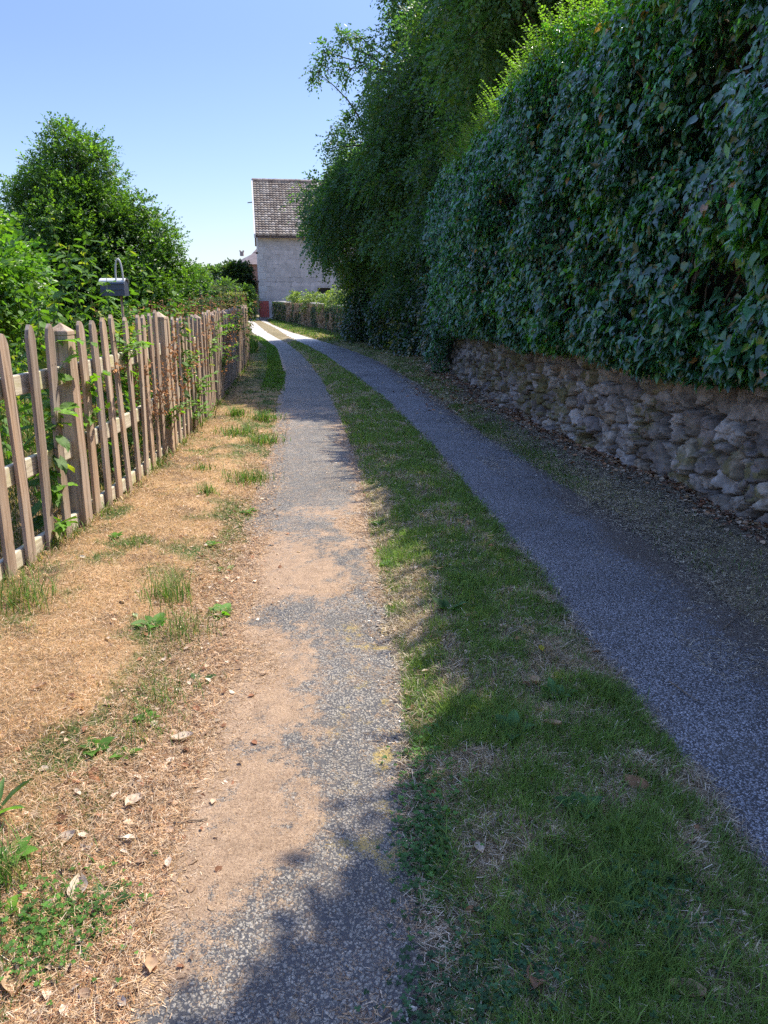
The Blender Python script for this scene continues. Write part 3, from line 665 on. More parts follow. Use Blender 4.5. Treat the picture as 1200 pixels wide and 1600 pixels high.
# ------------------------------------------------------------------ ivy over the wall
def ivy():
    root = empty('ivy_hedge', (float(WX(8)), 8, 0.9), 'tall glossy dark green ivy hedge draped over the stone wall', 'ivy')
    O = np.array([float(WX(8)), 8, 0.9])
    def top(y): return 3.72 + 0.12 * np.sin(y * 0.9) + 0.75 * (1 - sstep(3.6, 6.2, y)) + 0.18 * (fbm(y * 1.3, y * 0 + 2, 201, 3) - 0.5)
    def bottom(y): return 0.93 - 0.25 * sstep(12.5, 15.2, y) - 0.9 * sstep(14.4, 15.6, y) + 0.22 * (fbm(y * 1.6, y * 0 + 1, 203, 3) - 0.5)
    def surf(y, t, depth):
        """t 0..1 bottom to top, 1..1.6 back over the top; depth outwards"""
        tp, bt = top(y), bottom(y)
        tt = np.clip(t, 0, 1); z = bt + (tp - bt) * tt
        lump = (fbm(y * 0.9, z * 0.9, 205, 3) - 0.5) * 0.7 + (fbm(y * 2.8, z * 2.8, 207, 3) - 0.5) * 0.75
        out = 0.10 + 0.34 * np.sin(np.pi * np.clip(tt, 0, 1) ** 0.55) ** 0.7 + 0.12 * tt + lump * (0.25 + 0.75 * np.sin(np.pi * np.clip(tt, 0, 1)))
        hol = np.exp(-((y - 5.35) / 0.42) ** 2 - ((z - 2.75) / 0.42) ** 2) + 0.7 * np.exp(-((y - 5.0) / 0.35) ** 2 - ((z - 1.55) / 0.22) ** 2) \
            + 0.5 * np.exp(-((y - 6.6) / 0.3) ** 2 - ((z - 1.75) / 0.3) ** 2)
        out = out - 0.62 * hol
        over = np.clip(t - 1, 0, 1)
        x = WX(y) - out - depth + over * 2.2
        z = z + np.where(t > 1, 0.10 * np.sin(over * 3) + (fbm(y * 2, over * 5, 209, 3) - 0.5) * 0.5 + depth * 0.8, 0)
        return x, z, hol
    n = 240000
    y = 1.0 + 15.3 * rng.random(n) ** 1.12; t = rng.random(n) * 1.42
    lay = rng.random(n)
    x, z, hol = surf(y, t, np.where(lay < 0.68, 0.03 + 0.09 * rng.random(n), -0.14 * rng.random(n)))
    thin = fbm(y * 2.2, z * 2.2, 211, 3)
    keep = (rng.random(n) > 0.93 * np.clip(hol * 1.1, 0, 1)) & (rng.random(n) < 0.40 + 1.9 * (thin - 0.25)) & (rng.random(n) < np.where(y > 10, 0.72, 1))
    wrap = y > 15.3
    x = np.where(wrap, x + (y - 15.3) * 1.2, x)
    y, t, x, z, lay = y[keep], t[keep], x[keep], z[keep], lay[keep]; n = len(y)
    ov = t > 1
    # blade points down and outwards, its face looks outwards and up
    Yd = np.stack([np.where(ov, -0.5, -0.45) + 0.5 * rng.normal(0, 1, n) * 0.6, 0.75 * rng.normal(0, 1, n), np.where(ov, -0.1, -0.9) + 0.45 * rng.normal(0, 1, n)], 1)
    Nd = np.stack([np.where(ov, -0.3, -1.0) + 0.40 * rng.normal(0, 1, n), 0.5 * rng.normal(0, 1, n) - 0.15, np.where(ov, 1.0, 0.5) + 0.5 * rng.normal(0, 1, n)], 1)
    s = (0.026 + 0.052 * rng.random(n) ** 1.5) * (0.75 + 0.6 * fbm(y * 1.8, z * 1.8, 219, 3)) * np.where(y < 7, 1.08, 1.0) * np.where(t > 0.97, 0.7, 1)
    ar = np.stack([s * (0.45 + 0.6 * rng.random(n)), s * (0.8 + 0.5 * rng.random(n)), s * (0.5 + 1.8 * rng.random(n))], 1)
    V, F, k = scatter(IVY[0], IVY[1], np.stack([x, y, z], 1), Yd, Nd, ar)
    c = np.array([0.052, 0.150, 0.078]) * (0.45 + 1.2 * rng.random((n, 1)) ** 1.5)
    tone = fbm(y * 1.1, z * 1.1, 213, 3)[:, None]
    c = c * (0.7 + 0.6 * tone)
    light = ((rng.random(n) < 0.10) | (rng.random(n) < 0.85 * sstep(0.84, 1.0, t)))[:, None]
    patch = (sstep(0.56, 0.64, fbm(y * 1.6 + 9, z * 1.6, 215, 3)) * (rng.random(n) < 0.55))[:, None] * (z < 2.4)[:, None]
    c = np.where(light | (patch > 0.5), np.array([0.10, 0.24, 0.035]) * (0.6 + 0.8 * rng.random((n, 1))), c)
    sick = (rng.random(n) < 0.010)[:, None]
    c = np.where(sick, np.array([0.34, 0.17, 0.05]), c)
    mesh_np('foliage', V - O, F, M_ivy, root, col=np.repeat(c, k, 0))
    # straggling fresh shoots along the top edge
    m = 900; vs = []; fs = []; cs = []; off = 0
    st = MB()
    Ps = []; Ys = []; Ns = []; Ss = []
    for i in range(m):
        yy = random.uniform(2.5, 15.2); tt = random.uniform(0.9, 1.2)
        xx, zz, _ = surf(np.array([yy]), np.array([tt]), np.array([0.05]))
        p = Vector((xx[0], yy, zz[0])); d = Vector((random.uniform(-0.5, 0.3), random.uniform(-0.6, 0.8), random.uniform(0.5, 1.2))).normalized()
        L = random.uniform(0.12, 0.42) * (1.25 if i % 9 == 0 else 1); pts = []
        nn = int(L / 0.035) + 2
        for j in range(nn):
            pts.append(p.copy())
            for sgn in (-1, 1):
                q = d.cross(Vector((0, 0, 1))).normalized() * sgn
                Ps.append(p.copy()); Ys.append(q + d * 0.5 + Vector((0, 0, random.uniform(-.3, .3)))); Ns.append(Vector((random.uniform(-.5, .5), random.uniform(-.5, .5), 1))); Ss.append(random.uniform(0.03, 0.055) * (1 - 0.4 * j / nn))
            p += d * 0.035; d = (d + Vector((random.uniform(-.1, .05), random.uniform(-.1, .1), -0.04))).normalized()
        st.tube([q - Vector(O) for q in pts], [0.003] * len(pts), 4, (0.16, 0.2, 0.06), cap=False)
    V, F, k = scatter(LEAF6[0], LEAF6[1], np.array([tuple(a) for a in Ps]), np.array([tuple(a) for a in Ys]), np.array([tuple(a) for a in Ns]), np.array(Ss))
    c = np.array([0.15, 0.25, 0.045]) * (0.7 + 0.6 * rng.random((len(Ps), 1)))
    mesh_np('shoots', V - O, F, M_tree, root, col=np.repeat(c, k, 0))
    # dead and living stems inside and hanging in the hollows
    for i in range(260):
        yy = random.uniform(2.2, 15.2); z0 = random.uniform(1.3, 3.5); L = random.uniform(0.4, 1.6)
        if i < 34: yy = random.gauss(5.3, 0.35); z0 = random.uniform(2.6, 3.6); L = random.uniform(0.8, 1.6)
        pts = []
        a = random.uniform(-0.15, 0.15)
        for j in range(7):
            f_ = j / 6; zz = max(0.95, z0 - L * f_); y2 = yy + a * f_ * L + 0.03 * math.sin(5 * f_ + i)
            t_ = (zz - float(bottom(y2))) / (float(top(y2)) - float(bottom(y2)))
            xx, _, _ = surf(np.array([y2]), np.array([t_]), np.array([-0.05 if i > 34 else -0.02]))
            pts.append(Vector((xx[0], y2, zz)) - Vector(O))
        st.tube(pts, [random.uniform(0.003, 0.008)] * 7, 5, (0.13, 0.095, 0.07), cap=False)
    st.build('stem', simple('ivy stem', None, 0.85, True, 40), root)
    # matted dead growth behind the leaves
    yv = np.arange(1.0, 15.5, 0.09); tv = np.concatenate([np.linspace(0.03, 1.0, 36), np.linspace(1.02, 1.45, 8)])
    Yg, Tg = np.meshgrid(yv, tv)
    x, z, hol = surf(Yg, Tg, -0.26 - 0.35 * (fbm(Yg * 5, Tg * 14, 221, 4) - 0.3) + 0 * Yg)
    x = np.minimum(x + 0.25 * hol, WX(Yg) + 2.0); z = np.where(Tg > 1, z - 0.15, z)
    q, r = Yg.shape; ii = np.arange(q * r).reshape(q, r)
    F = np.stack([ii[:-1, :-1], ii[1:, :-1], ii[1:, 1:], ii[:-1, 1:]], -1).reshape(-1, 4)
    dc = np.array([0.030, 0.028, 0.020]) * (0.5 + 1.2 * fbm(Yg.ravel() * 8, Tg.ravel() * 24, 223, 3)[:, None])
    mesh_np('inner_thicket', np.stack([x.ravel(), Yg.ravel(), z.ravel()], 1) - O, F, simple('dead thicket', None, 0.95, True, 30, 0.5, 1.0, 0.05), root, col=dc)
    # one long pale trailing shoot
    st2 = MB(); a = at(985, 405, 6.9); b = at(1075, 305, 6.1)
    pts = [a.lerp(b, f_) + Vector((-0.08 - 0.05 * math.sin(f_ * 3), 0, 0.03 * math.sin(f_ * 3.1))) - Vector(O) for f_ in np.linspace(0, 1, 10)]
    st2.tube(pts, [0.004] * 10, 5, (0.2, 0.26, 0.1)); st2.build('trailing_shoot', M_stem, root)
ivy()

# ------------------------------------------------------------------ trees
def limb(mb, a, b, r0, r1, sag=0.1, n=6, k=7):
    a = Vector(a); b = Vector(b); L = (b - a).length
    pts = []
    o = Vector((random.uniform(-1, 1), random.uniform(-1, 1), random.uniform(-.3, .6))) * L * sag
    for i in range(n):
        f_ = i / (n - 1); pts.append(a.lerp(b, f_) + o * math.sin(math.pi * f_) + Vector((random.uniform(-1, 1), random.uniform(-1, 1), random.uniform(-1, 1))) * L * 0.015)
    mb.tube(pts, [r0 + (r1 - r0) * i / (n - 1) for i in range(n)], k)
def tree(name, label, base, clumps, nleaf, leaf, col, cat='tree', trunk_r=0.18, spray=0.30, per=9, droop=0.35, sub=14, subr=(0.28, 0.5), tpl=LEAF2, group=None, colvar=0.45, mat=None, hue=(0.14, 0.19, 0.035), huef=0.15, trunk_top=None, part='crown', stems=1):
    global rng
    sd = sum(ord(q) * (i + 1) for i, q in enumerate(label)); rng = np.random.default_rng(sd); random.seed(sd)
    base = Vector(base)
    root = empty(name, base, label, cat, group)
    mb = MB()
    tops = [Vector(c[:3]) for c in clumps]
    cen = sum(tops, Vector()) / len(tops)
    for s_ in range(stems):
        b0 = base + Vector((random.uniform(-.3, .3), random.uniform(-.3, .3), 0)) * (stems > 1)
        fork = base.lerp(Vector((cen.x, cen.y, cen.z)), 0.55) if trunk_top is None else Vector(trunk_top)
        if stems > 1: fork += Vector((random.uniform(-.5, .5), random.uniform(-.5, .5), 0))
        limb(mb, b0 - base - Vector((0, 0, 0.15)), fork - base, trunk_r / stems ** 0.5, trunk_r * 0.6 / stems ** 0.5, 0.05, 7, 9)
        for i, t_ in enumerate(tops):
            if i % stems != s_: continue
            if clumps[i][3] < 0.45 and clumps[i][5] < 0.3:
                big = min((q for q in clumps if q[3] > 0.8), key=lambda q: (Vector(q[:3]) - t_).length)
                limb(mb, Vector(big[:3]) - base, t_ - base, 0.035, 0.008, 0.08)
            else: limb(mb, fork - base, t_ - base, trunk_r * 0.4, 0.025, 0.12)
    # sub-clumps
    w_ = np.array([c[3] * c[4] + c[4] * c[5] + c[3] * c[5] for c in clumps]); w_ = w_ / w_.sum()
    cl = np.array(clumps)
    SC = []
    for i, c in enumerate(clumps):
        ns = max(5, int(sub * len(clumps) * w_[i]))
        d = unit(rng.normal(0, 1, (ns, 3))); d[:, 2] = np.where(d[:, 2] < -0.55, -d[:, 2], d[:, 2])
        rad = rng.uniform(0.62, 1.0, ns)
        P = cl[i, :3] + d * cl[i, 3:6] * rad[:, None]
        rr = rng.uniform(*subr, ns) * np.mean(cl[i, 3:6])
        for p_, r_, d_ in zip(P, rr, d):
            SC.append((*p_, r_, *d_, rng.random()))
            limb(mb, tops[i] - base, Vector(p_) - base, 0.022, 0.006, 0.15, 4, 4)
    SC = np.array(SC)
    mb.build('trunk', M_bark, root, smooth=True)
    nsp = nleaf // per
    wi = np.maximum(SC[:, 3] ** 2, 0.045); wi /= wi.sum()
    ci = rng.choice(len(SC), nsp, p=wi)
    d = unit(rng.normal(0, 1, (nsp, 3)) + SC[ci, 4:7] * 0.5)
    rad = SC[ci, 3] * rng.uniform(0.45, 1.12, nsp) ** 0.8
    P0 = SC[ci, :3] + d * rad[:, None] * np.array([1, 1, 0.8])
    ax = unit(d + 0.5 * rng.normal(0, 1, (nsp, 3)) + np.array([0, 0, -droop]))
    side = unit(np.cross(ax, rng.normal(0, 1, (nsp, 3)) * 0.4 + np.array([0, 0, 1])))
    nrm = unit(np.cross(side, ax)); nrm *= np.sign(nrm[:, 2:3] + 1e-6)
    L = spray * (0.6 + 0.8 * rng.random(nsp))
    pos = []; YY_ = []; NN_ = []; SS_ = []
    for j in range(per):
        f_ = (j + 0.5) / per; sg = 1 if j % 2 else -1
        p = P0 + ax * (L * f_)[:, None] + np.array([0, 0, -1]) * (droop * L * f_ * f_)[:, None]
        yv = side * sg * (1 - 0.4 * f_) + ax * (0.5 + 0.6 * f_) + 0.35 * rng.normal(0, 1, (nsp, 3)) + np.array([0, 0, -droop * 0.4])
        pos.append(p); YY_.append(yv); NN_.append(nrm + 0.45 * rng.normal(0, 1, (nsp, 3))); SS_.append(leaf * (0.6 + 0.8 * rng.random(nsp)))
    V, F, k = scatter(tpl[0], tpl[1], np.concatenate(pos), np.concatenate(YY_), np.concatenate(NN_), np.concatenate(SS_))
    tone = (1 - colvar / 2 + colvar * SC[ci, 7])[:, None] * (0.8 + 0.4 * rng.random((nsp, 1)))
    c0 = np.array(col) * tone
    hm = (rng.random((nsp, 1)) < huef)
    c0 = np.where(hm, np.array(hue) * (0.7 + 0.6 * rng.random((nsp, 1))), c0)
    c = np.concatenate([c0 * (0.8 + 0.4 * rng.random((nsp, 1))) for j in range(per)])
    mesh_np(part, V - np.array(base), F, mat or M_tree, root, col=np.repeat(c, k, 0))
    return root

DG = (0.038, 0.078, 0.028)
# big tree behind the left part of the ivy
tree('broadleaf_tree', 'tall dark broadleaf tree rising behind the ivy at the top of the photo', (4.3, 14.5, 2.3),
     [(3.2, 14.5, 6.2, 1.7, 2.2, 1.9), (4.6, 14.9, 7.6, 2.0, 2.0, 2.2), (3.0, 16.5, 8.2, 1.9, 2.0, 2.0), (4.8, 16.5, 9.2, 2.2, 2.0, 1.9), (6.0, 12.5, 6.2, 2.0, 2.0, 2.0), (2.5, 15.5, 4.8, 1.2, 1.8, 1.4), (2.3, 14.0, 5.8, 1.1, 1.3, 1.2), (2.2, 17.4, 6.4, 1.3, 1.6, 1.5), (2.4, 15.6, 7.2, 1.4, 1.6, 1.4), (2.1, 19.0, 7.6, 1.3, 1.5, 1.4)],
     280000, 0.080, (0.092, 0.180, 0.075), trunk_r=0.24, spray=0.34, tpl=LEAF2, sub=20, hue=(0.15, 0.22, 0.05), huef=0.12)
# the huge mass over the bend
tree('broadleaf_tree', 'huge spreading dark tree leaning over the bend, its leaves reaching near the ground', (2.4, 23.0, 0.55),
     [(-0.3, 24.5, 3.5, 1.7, 1.7, 1.6), (-0.25, 24.2, 5.6, 1.2, 1.4, 1.2), (0.75, 24, 7.3, 1.2, 1.5, 1.3), (2.0, 24, 9.2, 1.6, 1.8, 1.6), (1.2, 22, 3.6, 1.6, 1.8, 1.8),
      (1.5, 20.6, 1.9, 1.2, 1.8, 1.3), (2.0, 22, 6.0, 1.9, 2.0, 1.9), (3.3, 20.0, 5.0, 1.6, 2.0, 2.2), (3.6, 23, 8.2, 2.0, 2.2, 2.2), (0.2, 25.4, 1.9, 1.3, 1.6, 1.1), (1.6, 19.0, 3.6, 1.1, 1.4, 1.6),
      (-0.6, 24, 8.35, 0.40, 0.35, 0.2), (-1.15, 24, 8.3, 0.32, 0.3, 0.14), (-1.6, 24, 8.0, 0.24, 0.25, 0.14), (-1.8, 24, 7.5, 0.13, 0.2, 0.28), (-0.9, 24, 7.6, 0.2, 0.25, 0.28)],
     330000, 0.080, (0.078, 0.155, 0.072), trunk_r=0.28, spray=0.36, sub=26, droop=0.5, hue=(0.10, 0.14, 0.035), huef=0.12)
tree('broadleaf_tree', 'round bushy tree ending the dark mass on the left, hiding part of the barn', (0.9, 28.5, 0.5),
     [(-1.0, 26.6, 3.2, 1.25, 1.5, 1.3), (-0.8, 27.0, 4.8, 1.0, 1.4, 1.1), (0.4, 28.0, 5.0, 1.5, 1.7, 1.7), (0.3, 27.0, 2.3, 1.5, 1.5, 1.2), (-0.3, 26.6, 1.9, 1.0, 1.2, 0.8)],
     120000, 0.080, (0.09, 0.165, 0.062), trunk_r=0.2, spray=0.38, sub=22, droop=0.4, hue=(0.14, 0.19, 0.035), huef=0.25)
# bushes at the foot of the dark mass, ivy-like undergrowth between wall end and low wall
tree('ivy_bush', 'dark ivy bush hanging to the ground where the stone wall ends', (2.0, 16.6, 0.2),
     [(1.9, 15.9, 1.5, 0.6, 0.9, 1.2), (2.1, 16.2, 3.0, 0.8, 1.2, 1.1), (2.1, 17.6, 1.5, 0.7, 1.0, 1.4), (2.2, 17.8, 3.6, 0.9, 1.2, 1.2)],
     60000, 0.085, (0.040, 0.095, 0.042), cat='bush', trunk_r=0.08, spray=0.25, tpl=LEAF2, sub=18, droop=0.9, mat=M_ivy, huef=0.06, stems=3)
tree('ivy_bush', 'dark undergrowth bush in the hollow beneath the huge tree', (2.2, 20.3, 0.3),
     [(1.5, 18.6, 1.0, 0.6, 1.2, 1.1), (1.1, 20.6, 0.9, 0.6, 1.3, 1.0), (0.3, 23.0, 0.8, 0.6, 1.4, 0.9), (-0.4, 25.6, 0.8, 0.6, 1.4, 0.8), (2.4, 20.5, 2.6, 1.0, 2.0, 1.3)],
     80000, 0.085, (0.040, 0.085, 0.040), cat='bush', trunk_r=0.07, spray=0.28, sub=18, droop=0.8, mat=M_ivy, huef=0.12, hue=(0.20, 0.17, 0.04), stems=3)
tree('broadleaf_tree', 'dark tree filling the background behind the middle of the ivy', (8.0, 9.5, 2.5),
     [(7.0, 9.5, 5.5, 2.2, 2.5, 2.0), (8.5, 8.0, 7.0, 2.2, 2.4, 2.0), (8.0, 11.5, 7.2, 2.4, 2.4, 2.2)],
     45000, 0.09, DG, trunk_r=0.22, spray=0.4, sub=20)
# ivy-clad tree at the right, mostly outside the frame: shades the foreground
tree('ivy_clad_tree', 'ivy-clad tree overhanging the top right corner of the view', (4.6, 2.9, 2.3),
     [(3.25, 2.65, 4.8, 1.1, 1.2, 1.0), (4.4, 3.0, 5.6, 1.2, 1.2, 1.2), (3.5, 1.3, 4.9, 1.3, 1.3, 1.1), (3.05, 3.15, 4.3, 0.75, 0.75, 0.6), (4.4, 4.2, 4.7, 1.1, 1.0, 0.8), (2.75, 1.9, 4.5, 0.8, 0.9, 0.7), (2.85, 2.85, 4.8, 0.75, 0.70, 0.6), (3.3, 3.2, 5.1, 0.9, 0.8, 0.7)],
     230000, 0.09, (0.032, 0.075, 0.03), trunk_r=0.2, spray=0.3, sub=24, droop=0.8, mat=M_ivy, huef=0.1)
# left garden tree
tree('alder_tree', 'full green cone-shaped tree in the garden behind the fence', (-7.7, 20.3, 0.0),
     [(-8.0, 20, 1.5, 1.9, 1.6, 1.4), (-6.2, 20, 1.3, 1.4, 1.4, 1.2), (-7.8, 20, 3.0, 1.5, 1.4, 1.2), (-6.5, 20.0, 2.6, 1.05, 1.2, 1.0), (-7.5, 20, 4.1, 0.95, 1.0, 0.95),
      (-7.4, 20, 4.95, 0.55, 0.5, 0.5), (-9.0, 20.2, 2.6, 0.95, 1.2, 1.1), (-8.5, 20.2, 3.7, 0.6, 0.8, 0.6), (-5.5, 20.2, 1.3, 0.85, 0.9, 0.8), (-6.15, 20, 3.3, 0.5, 0.6, 0.45), (-5.2, 20.2, 1.9, 0.42, 0.6, 0.4), (-7.0, 19.4, 1.0, 2.0, 0.8, 0.9), (-5.9, 20, 2.6, 0.8, 0.9, 0.7), (-5.1, 20, 1.4, 0.6, 0.8, 0.8), (-7.3, 20, 4.4, 0.85, 0.8, 0.7), (-6.6, 20, 3.5, 0.6, 0.7, 0.6), (-8.3, 20, 4.2, 0.55, 0.6, 0.5)],
     260000, 0.060, (0.075, 0.145, 0.038), trunk_r=0.16, spray=0.26, sub=24, droop=0.05, subr=(0.24, 0.42), hue=(0.13, 0.22, 0.035), huef=0.3)
tree('hazel_bush', 'bright green leafy bush at the left edge of the photo behind the fence', (-4.5, 8.6, 0.0),
     [(-4.25, 8.2, 1.15, 0.55, 0.7, 0.75), (-4.5, 8.4, 1.75, 0.6, 0.7, 0.5), (-4.9, 8.9, 1.5, 0.8, 0.8, 0.8)],
     26000, 0.065, (0.085, 0.17, 0.03), cat='bush', trunk_r=0.05, spray=0.25, sub=18, droop=0.2, tpl=LEAF2, hue=(0.16, 0.26, 0.04), huef=0.35, stems=3)
tree('hazel_bush', 'pale green bush between the left edge and the cone-shaped tree', (-6.6, 12.2, 0.0),
     [(-6.5, 12.2, 1.2, 0.9, 0.9, 1.0), (-6.1, 12.2, 0.8, 0.8, 0.8, 0.7)],
     18000, 0.065, (0.05, 0.10, 0.028), cat='bush', trunk_r=0.05, spray=0.25, sub=18, stems=3)
tree('spruce_tree', 'dark tip of a spruce at the far left edge of the photo', (-15.6, 30.0, 0.0),
     [(-15.7, 30, 5.2, 0.35, 0.35, 0.7), (-15.7, 30, 4.2, 0.7, 0.7, 0.7), (-15.7, 30, 3.2, 1.1, 1.1, 0.8), (-15.7, 30, 2.0, 1.5, 1.5, 0.9)],
     22000, 0.06, (0.020, 0.042, 0.022), trunk_r=0.15, spray=0.3, sub=20, droop=0.5, huef=0.0)
# distance
def far_tree(px, ytop, wpx, d, label, col, n=26000, name='distant_tree', base=0.0, leaf=0.14, **kw):
    c = at(px, ytop, d); rx = wpx / 2 / 1200 * d; top = c.z; ht = top - base
    cl = [(c.x, d, base + ht * 0.62, rx * 0.8, rx * 0.8, ht * 0.34), (c.x - rx * 0.4, d, base + ht * 0.4, rx * 0.65, rx * 0.6, ht * 0.32), (c.x + rx * 0.45, d, base + ht * 0.38, rx * 0.6, rx * 0.6, ht * 0.3)]
    return tree(name, label, (c.x, d + 0.3, base), cl, n, leaf, col, trunk_r=0.18, spray=0.5, sub=16, group='trees in the distance left of the barn', subr=(0.3, 0.5), **kw)
far_tree(306, 420, 40, 46, 'pale green round tree just right of the cone-shaped tree', (0.10, 0.17, 0.06), 24000)
far_tree(333, 414, 44, 70, 'bluish green distant tree seen in the gap before the dark bush', (0.10, 0.16, 0.075), 20000, leaf=0.2)
far_tree(286, 428, 52, 60, 'greyish green distant tree partly behind the cone-shaped tree', (0.09, 0.15, 0.07), 22000, leaf=0.18)
far_tree(368, 412, 50, 56, 'dark rounded tree standing left of the barn gable', (0.042, 0.080, 0.030), 34000)
far_tree(383, 446, 18, 49, 'light green shrub close against the barn gable', (0.13, 0.21, 0.05), 9000, name='garden_shrub', leaf=.1)
far_tree(350, 440, 30, 44, 'small grey green shrub below the dark rounded tree', (0.10, 0.16, 0.05), 9000, name='garden_shrub')
far_tree(270, 430, 70, 95, 'faint tree line tree farthest away behind the garden', (0.11, 0.16, 0.09), 14000, leaf=0.28)
far_tree(220, 438, 90, 90, 'faint distant tree hidden low behind the cone-shaped tree', (0.11, 0.16, 0.09), 12000, leaf=0.28)

# ------------------------------------------------------------------ picket fence
def fence():
    root = empty('picket_fence', (-2.0, 3.0, 0), 'weathered brown wooden picket fence with pointed pickets and taller posts', 'fence')
    O = Vector((-2.0, 3.0, 0))
    def tang(y): return math.atan2(1.0, float(FX(y + 0.2) - FX(y - 0.2)) / 0.4)
    def picket_mesh(w, th, h, seed):
        r = random.Random(seed); k = 9; v = []
        # cross-section outline of the front face: rounded point at the top
        out = [(-w/2, 0), (w/2, 0)]
        for i in range(9): out.append((w/2 * (1 - 0.012 * r.random()), h * (i + 1) / 10 - 0.01))
        tip = h; sh = 0.055 + 0.015 * r.random()
        out += [(w/2, tip - sh), (w*0.36, tip - sh * 0.45), (w*0.16, tip - 0.006), (-w*0.12 + 0.01 * r.random(), tip), (-w*0.36, tip - sh * 0.4), (-w/2, tip - sh)]
        for i in range(8, -1, -1): out.append((-w/2 * (1 - 0.012 * r.random()), h * (i + 1) / 10 - 0.01))
        n = len(out)
        bow = r.uniform(-0.006, 0.006)
        v = [Vector((th / 2, a, b)) for a, b in out] + [Vector((-th / 2, a, b)) for a, b in out]
        v = [Vector((p.x + bow * math.sin(math.pi * p.z / h), p.y + bow * math.sin(2 * p.z), p.z)) for p in v]
        f = [tuple(range(n)), tuple(range(2 * n - 1, n - 1, -1))] + [(i, n + i, n + (i + 1) % n, (i + 1) % n) for i in range(n)]
        return v, f
    # nail heads belong to the picket mesh
    protos = []
    for i in range(6):
        m = MB(); v, f = picket_mesh(random.uniform(0.082, 0.096), 0.021, 1.25, i + 40); m.add(v, f)
        for zz in (0.02, 0.54, 0.98):
            for yy in (-0.022, 0.02):
                m.box((0.011, yy + random.uniform(-.004, .004), zz + 0.05 + random.uniform(-.01, .01)), (0.003, 0.006, 0.006))
        o = m.build('picket', M_wood, root, bevel=0.004); protos.append(o)
    used = set(); posts = [2.45, 4.86, 7.29, 9.5, 10.8, 12.4, 13.9, 15.7, 17.3, 18.2]
    y = 2.62; i = 0
    # rake that follows the fence plane: the picket's local +x faces the lane
    while y < 18.15:
        if min(abs(y - p) for p in posts) > 0.085:
            k = random.randrange(6)
            if k not in used: o = protos[k]; used.add(k)
            else: o = protos[k].copy(); C.objects.link(o); o.parent = root
            x = float(FX(y)); zb = 0.05 if y > 5 else 0.02
            o.location = Vector((x, y, zb + random.uniform(-0.012, 0.012))) - O
            o.rotation_euler = (random.gauss(0, 0.012), random.gauss(0, 0.012), tang(y) - math.pi / 2 + random.gauss(0, 0.03))
            s = random.uniform(0.985, 1.015); o.scale = (1, random.uniform(0.90, 1.02), s * (1.045 if y < 7 else 1.0))
        y += (0.245 if y < 8.5 else 0.185) * random.uniform(0.93, 1.07)
    for k in range(6):
        if k not in used: bpy.data.objects.remove(protos[k])
    pr = None
    for p in posts:
        if pr is None:
            m = MB(); a = 0.049
            m.box((0, 0, 0.57), (0.098, 0.098, 1.34))
            v = [(-a-.002, -a-.002, 1.24), (a+.002, -a-.002, 1.24), (a+.002, a+.002, 1.24), (-a-.002, a+.002, 1.24), (-a-.002, -a-.002, 1.265), (a+.002, -a-.002, 1.265), (a+.002, a+.002, 1.265), (-a-.002, a+.002, 1.265), (0, 0, 1.315)]
            m.add([Vector(q) for q in v], [(0, 3, 2, 1), (0, 1, 5, 4), (1, 2, 6, 5), (2, 3, 7, 6), (3, 0, 4, 7), (4, 5, 8), (5, 6, 8), (6, 7, 8), (7, 4, 8)])
            o = m.build('post', M_wood, root, bevel=0.004); pr = o
        else: o = pr.copy(); C.objects.link(o); o.parent = root
        o.location = Vector((float(FX(p)) - 0.030, p - 0.04, random.uniform(0, 0.03))) - O
        o.rotation_euler = (random.gauss(0, 0.01), random.gauss(0, 0.01), tang(p) - math.pi / 2); o.scale = (1.18, 1.18, 1.02 if p < 8 else 0.96)
    ends = [1.6] + posts[1:]
    for a, b in zip(ends[:-1], ends[1:]):
        for z in (0.11, 0.57, 1.03):
            m = MB(); n = 6; v = []; zz = z * (1 if a < 7 else 0.95)
            for j in range(n):
                f_ = j / (n - 1); yy = a + (b - a) * f_; d = 0.002 if j in (0, n - 1) else 0
                x = float(FX(yy)) - 0.0125; hh = 0.056 if z > 0.2 else 0.05; s_ = 0.004 * math.sin(f_ * 5 + a)
                v += [Vector((x + s_, yy, zz + hh)) - O, Vector((x + s_, yy, zz - hh)) - O, Vector((x - 0.034 + s_, yy, zz - hh)) - O, Vector((x - 0.034 + s_, yy, zz + hh)) - O]
            f = []
            for j in range(n - 1):
                for q in range(4): f.append((4*j+q, 4*j+(q+1) % 4, 4*j+4+(q+1) % 4, 4*j+4+q))
            f += [(3, 2, 1, 0), (4*n-4, 4*n-3, 4*n-2, 4*n-1)]
            m.add(v, f); m.build('rail', M_rail, root, bevel=0.008)
fence()

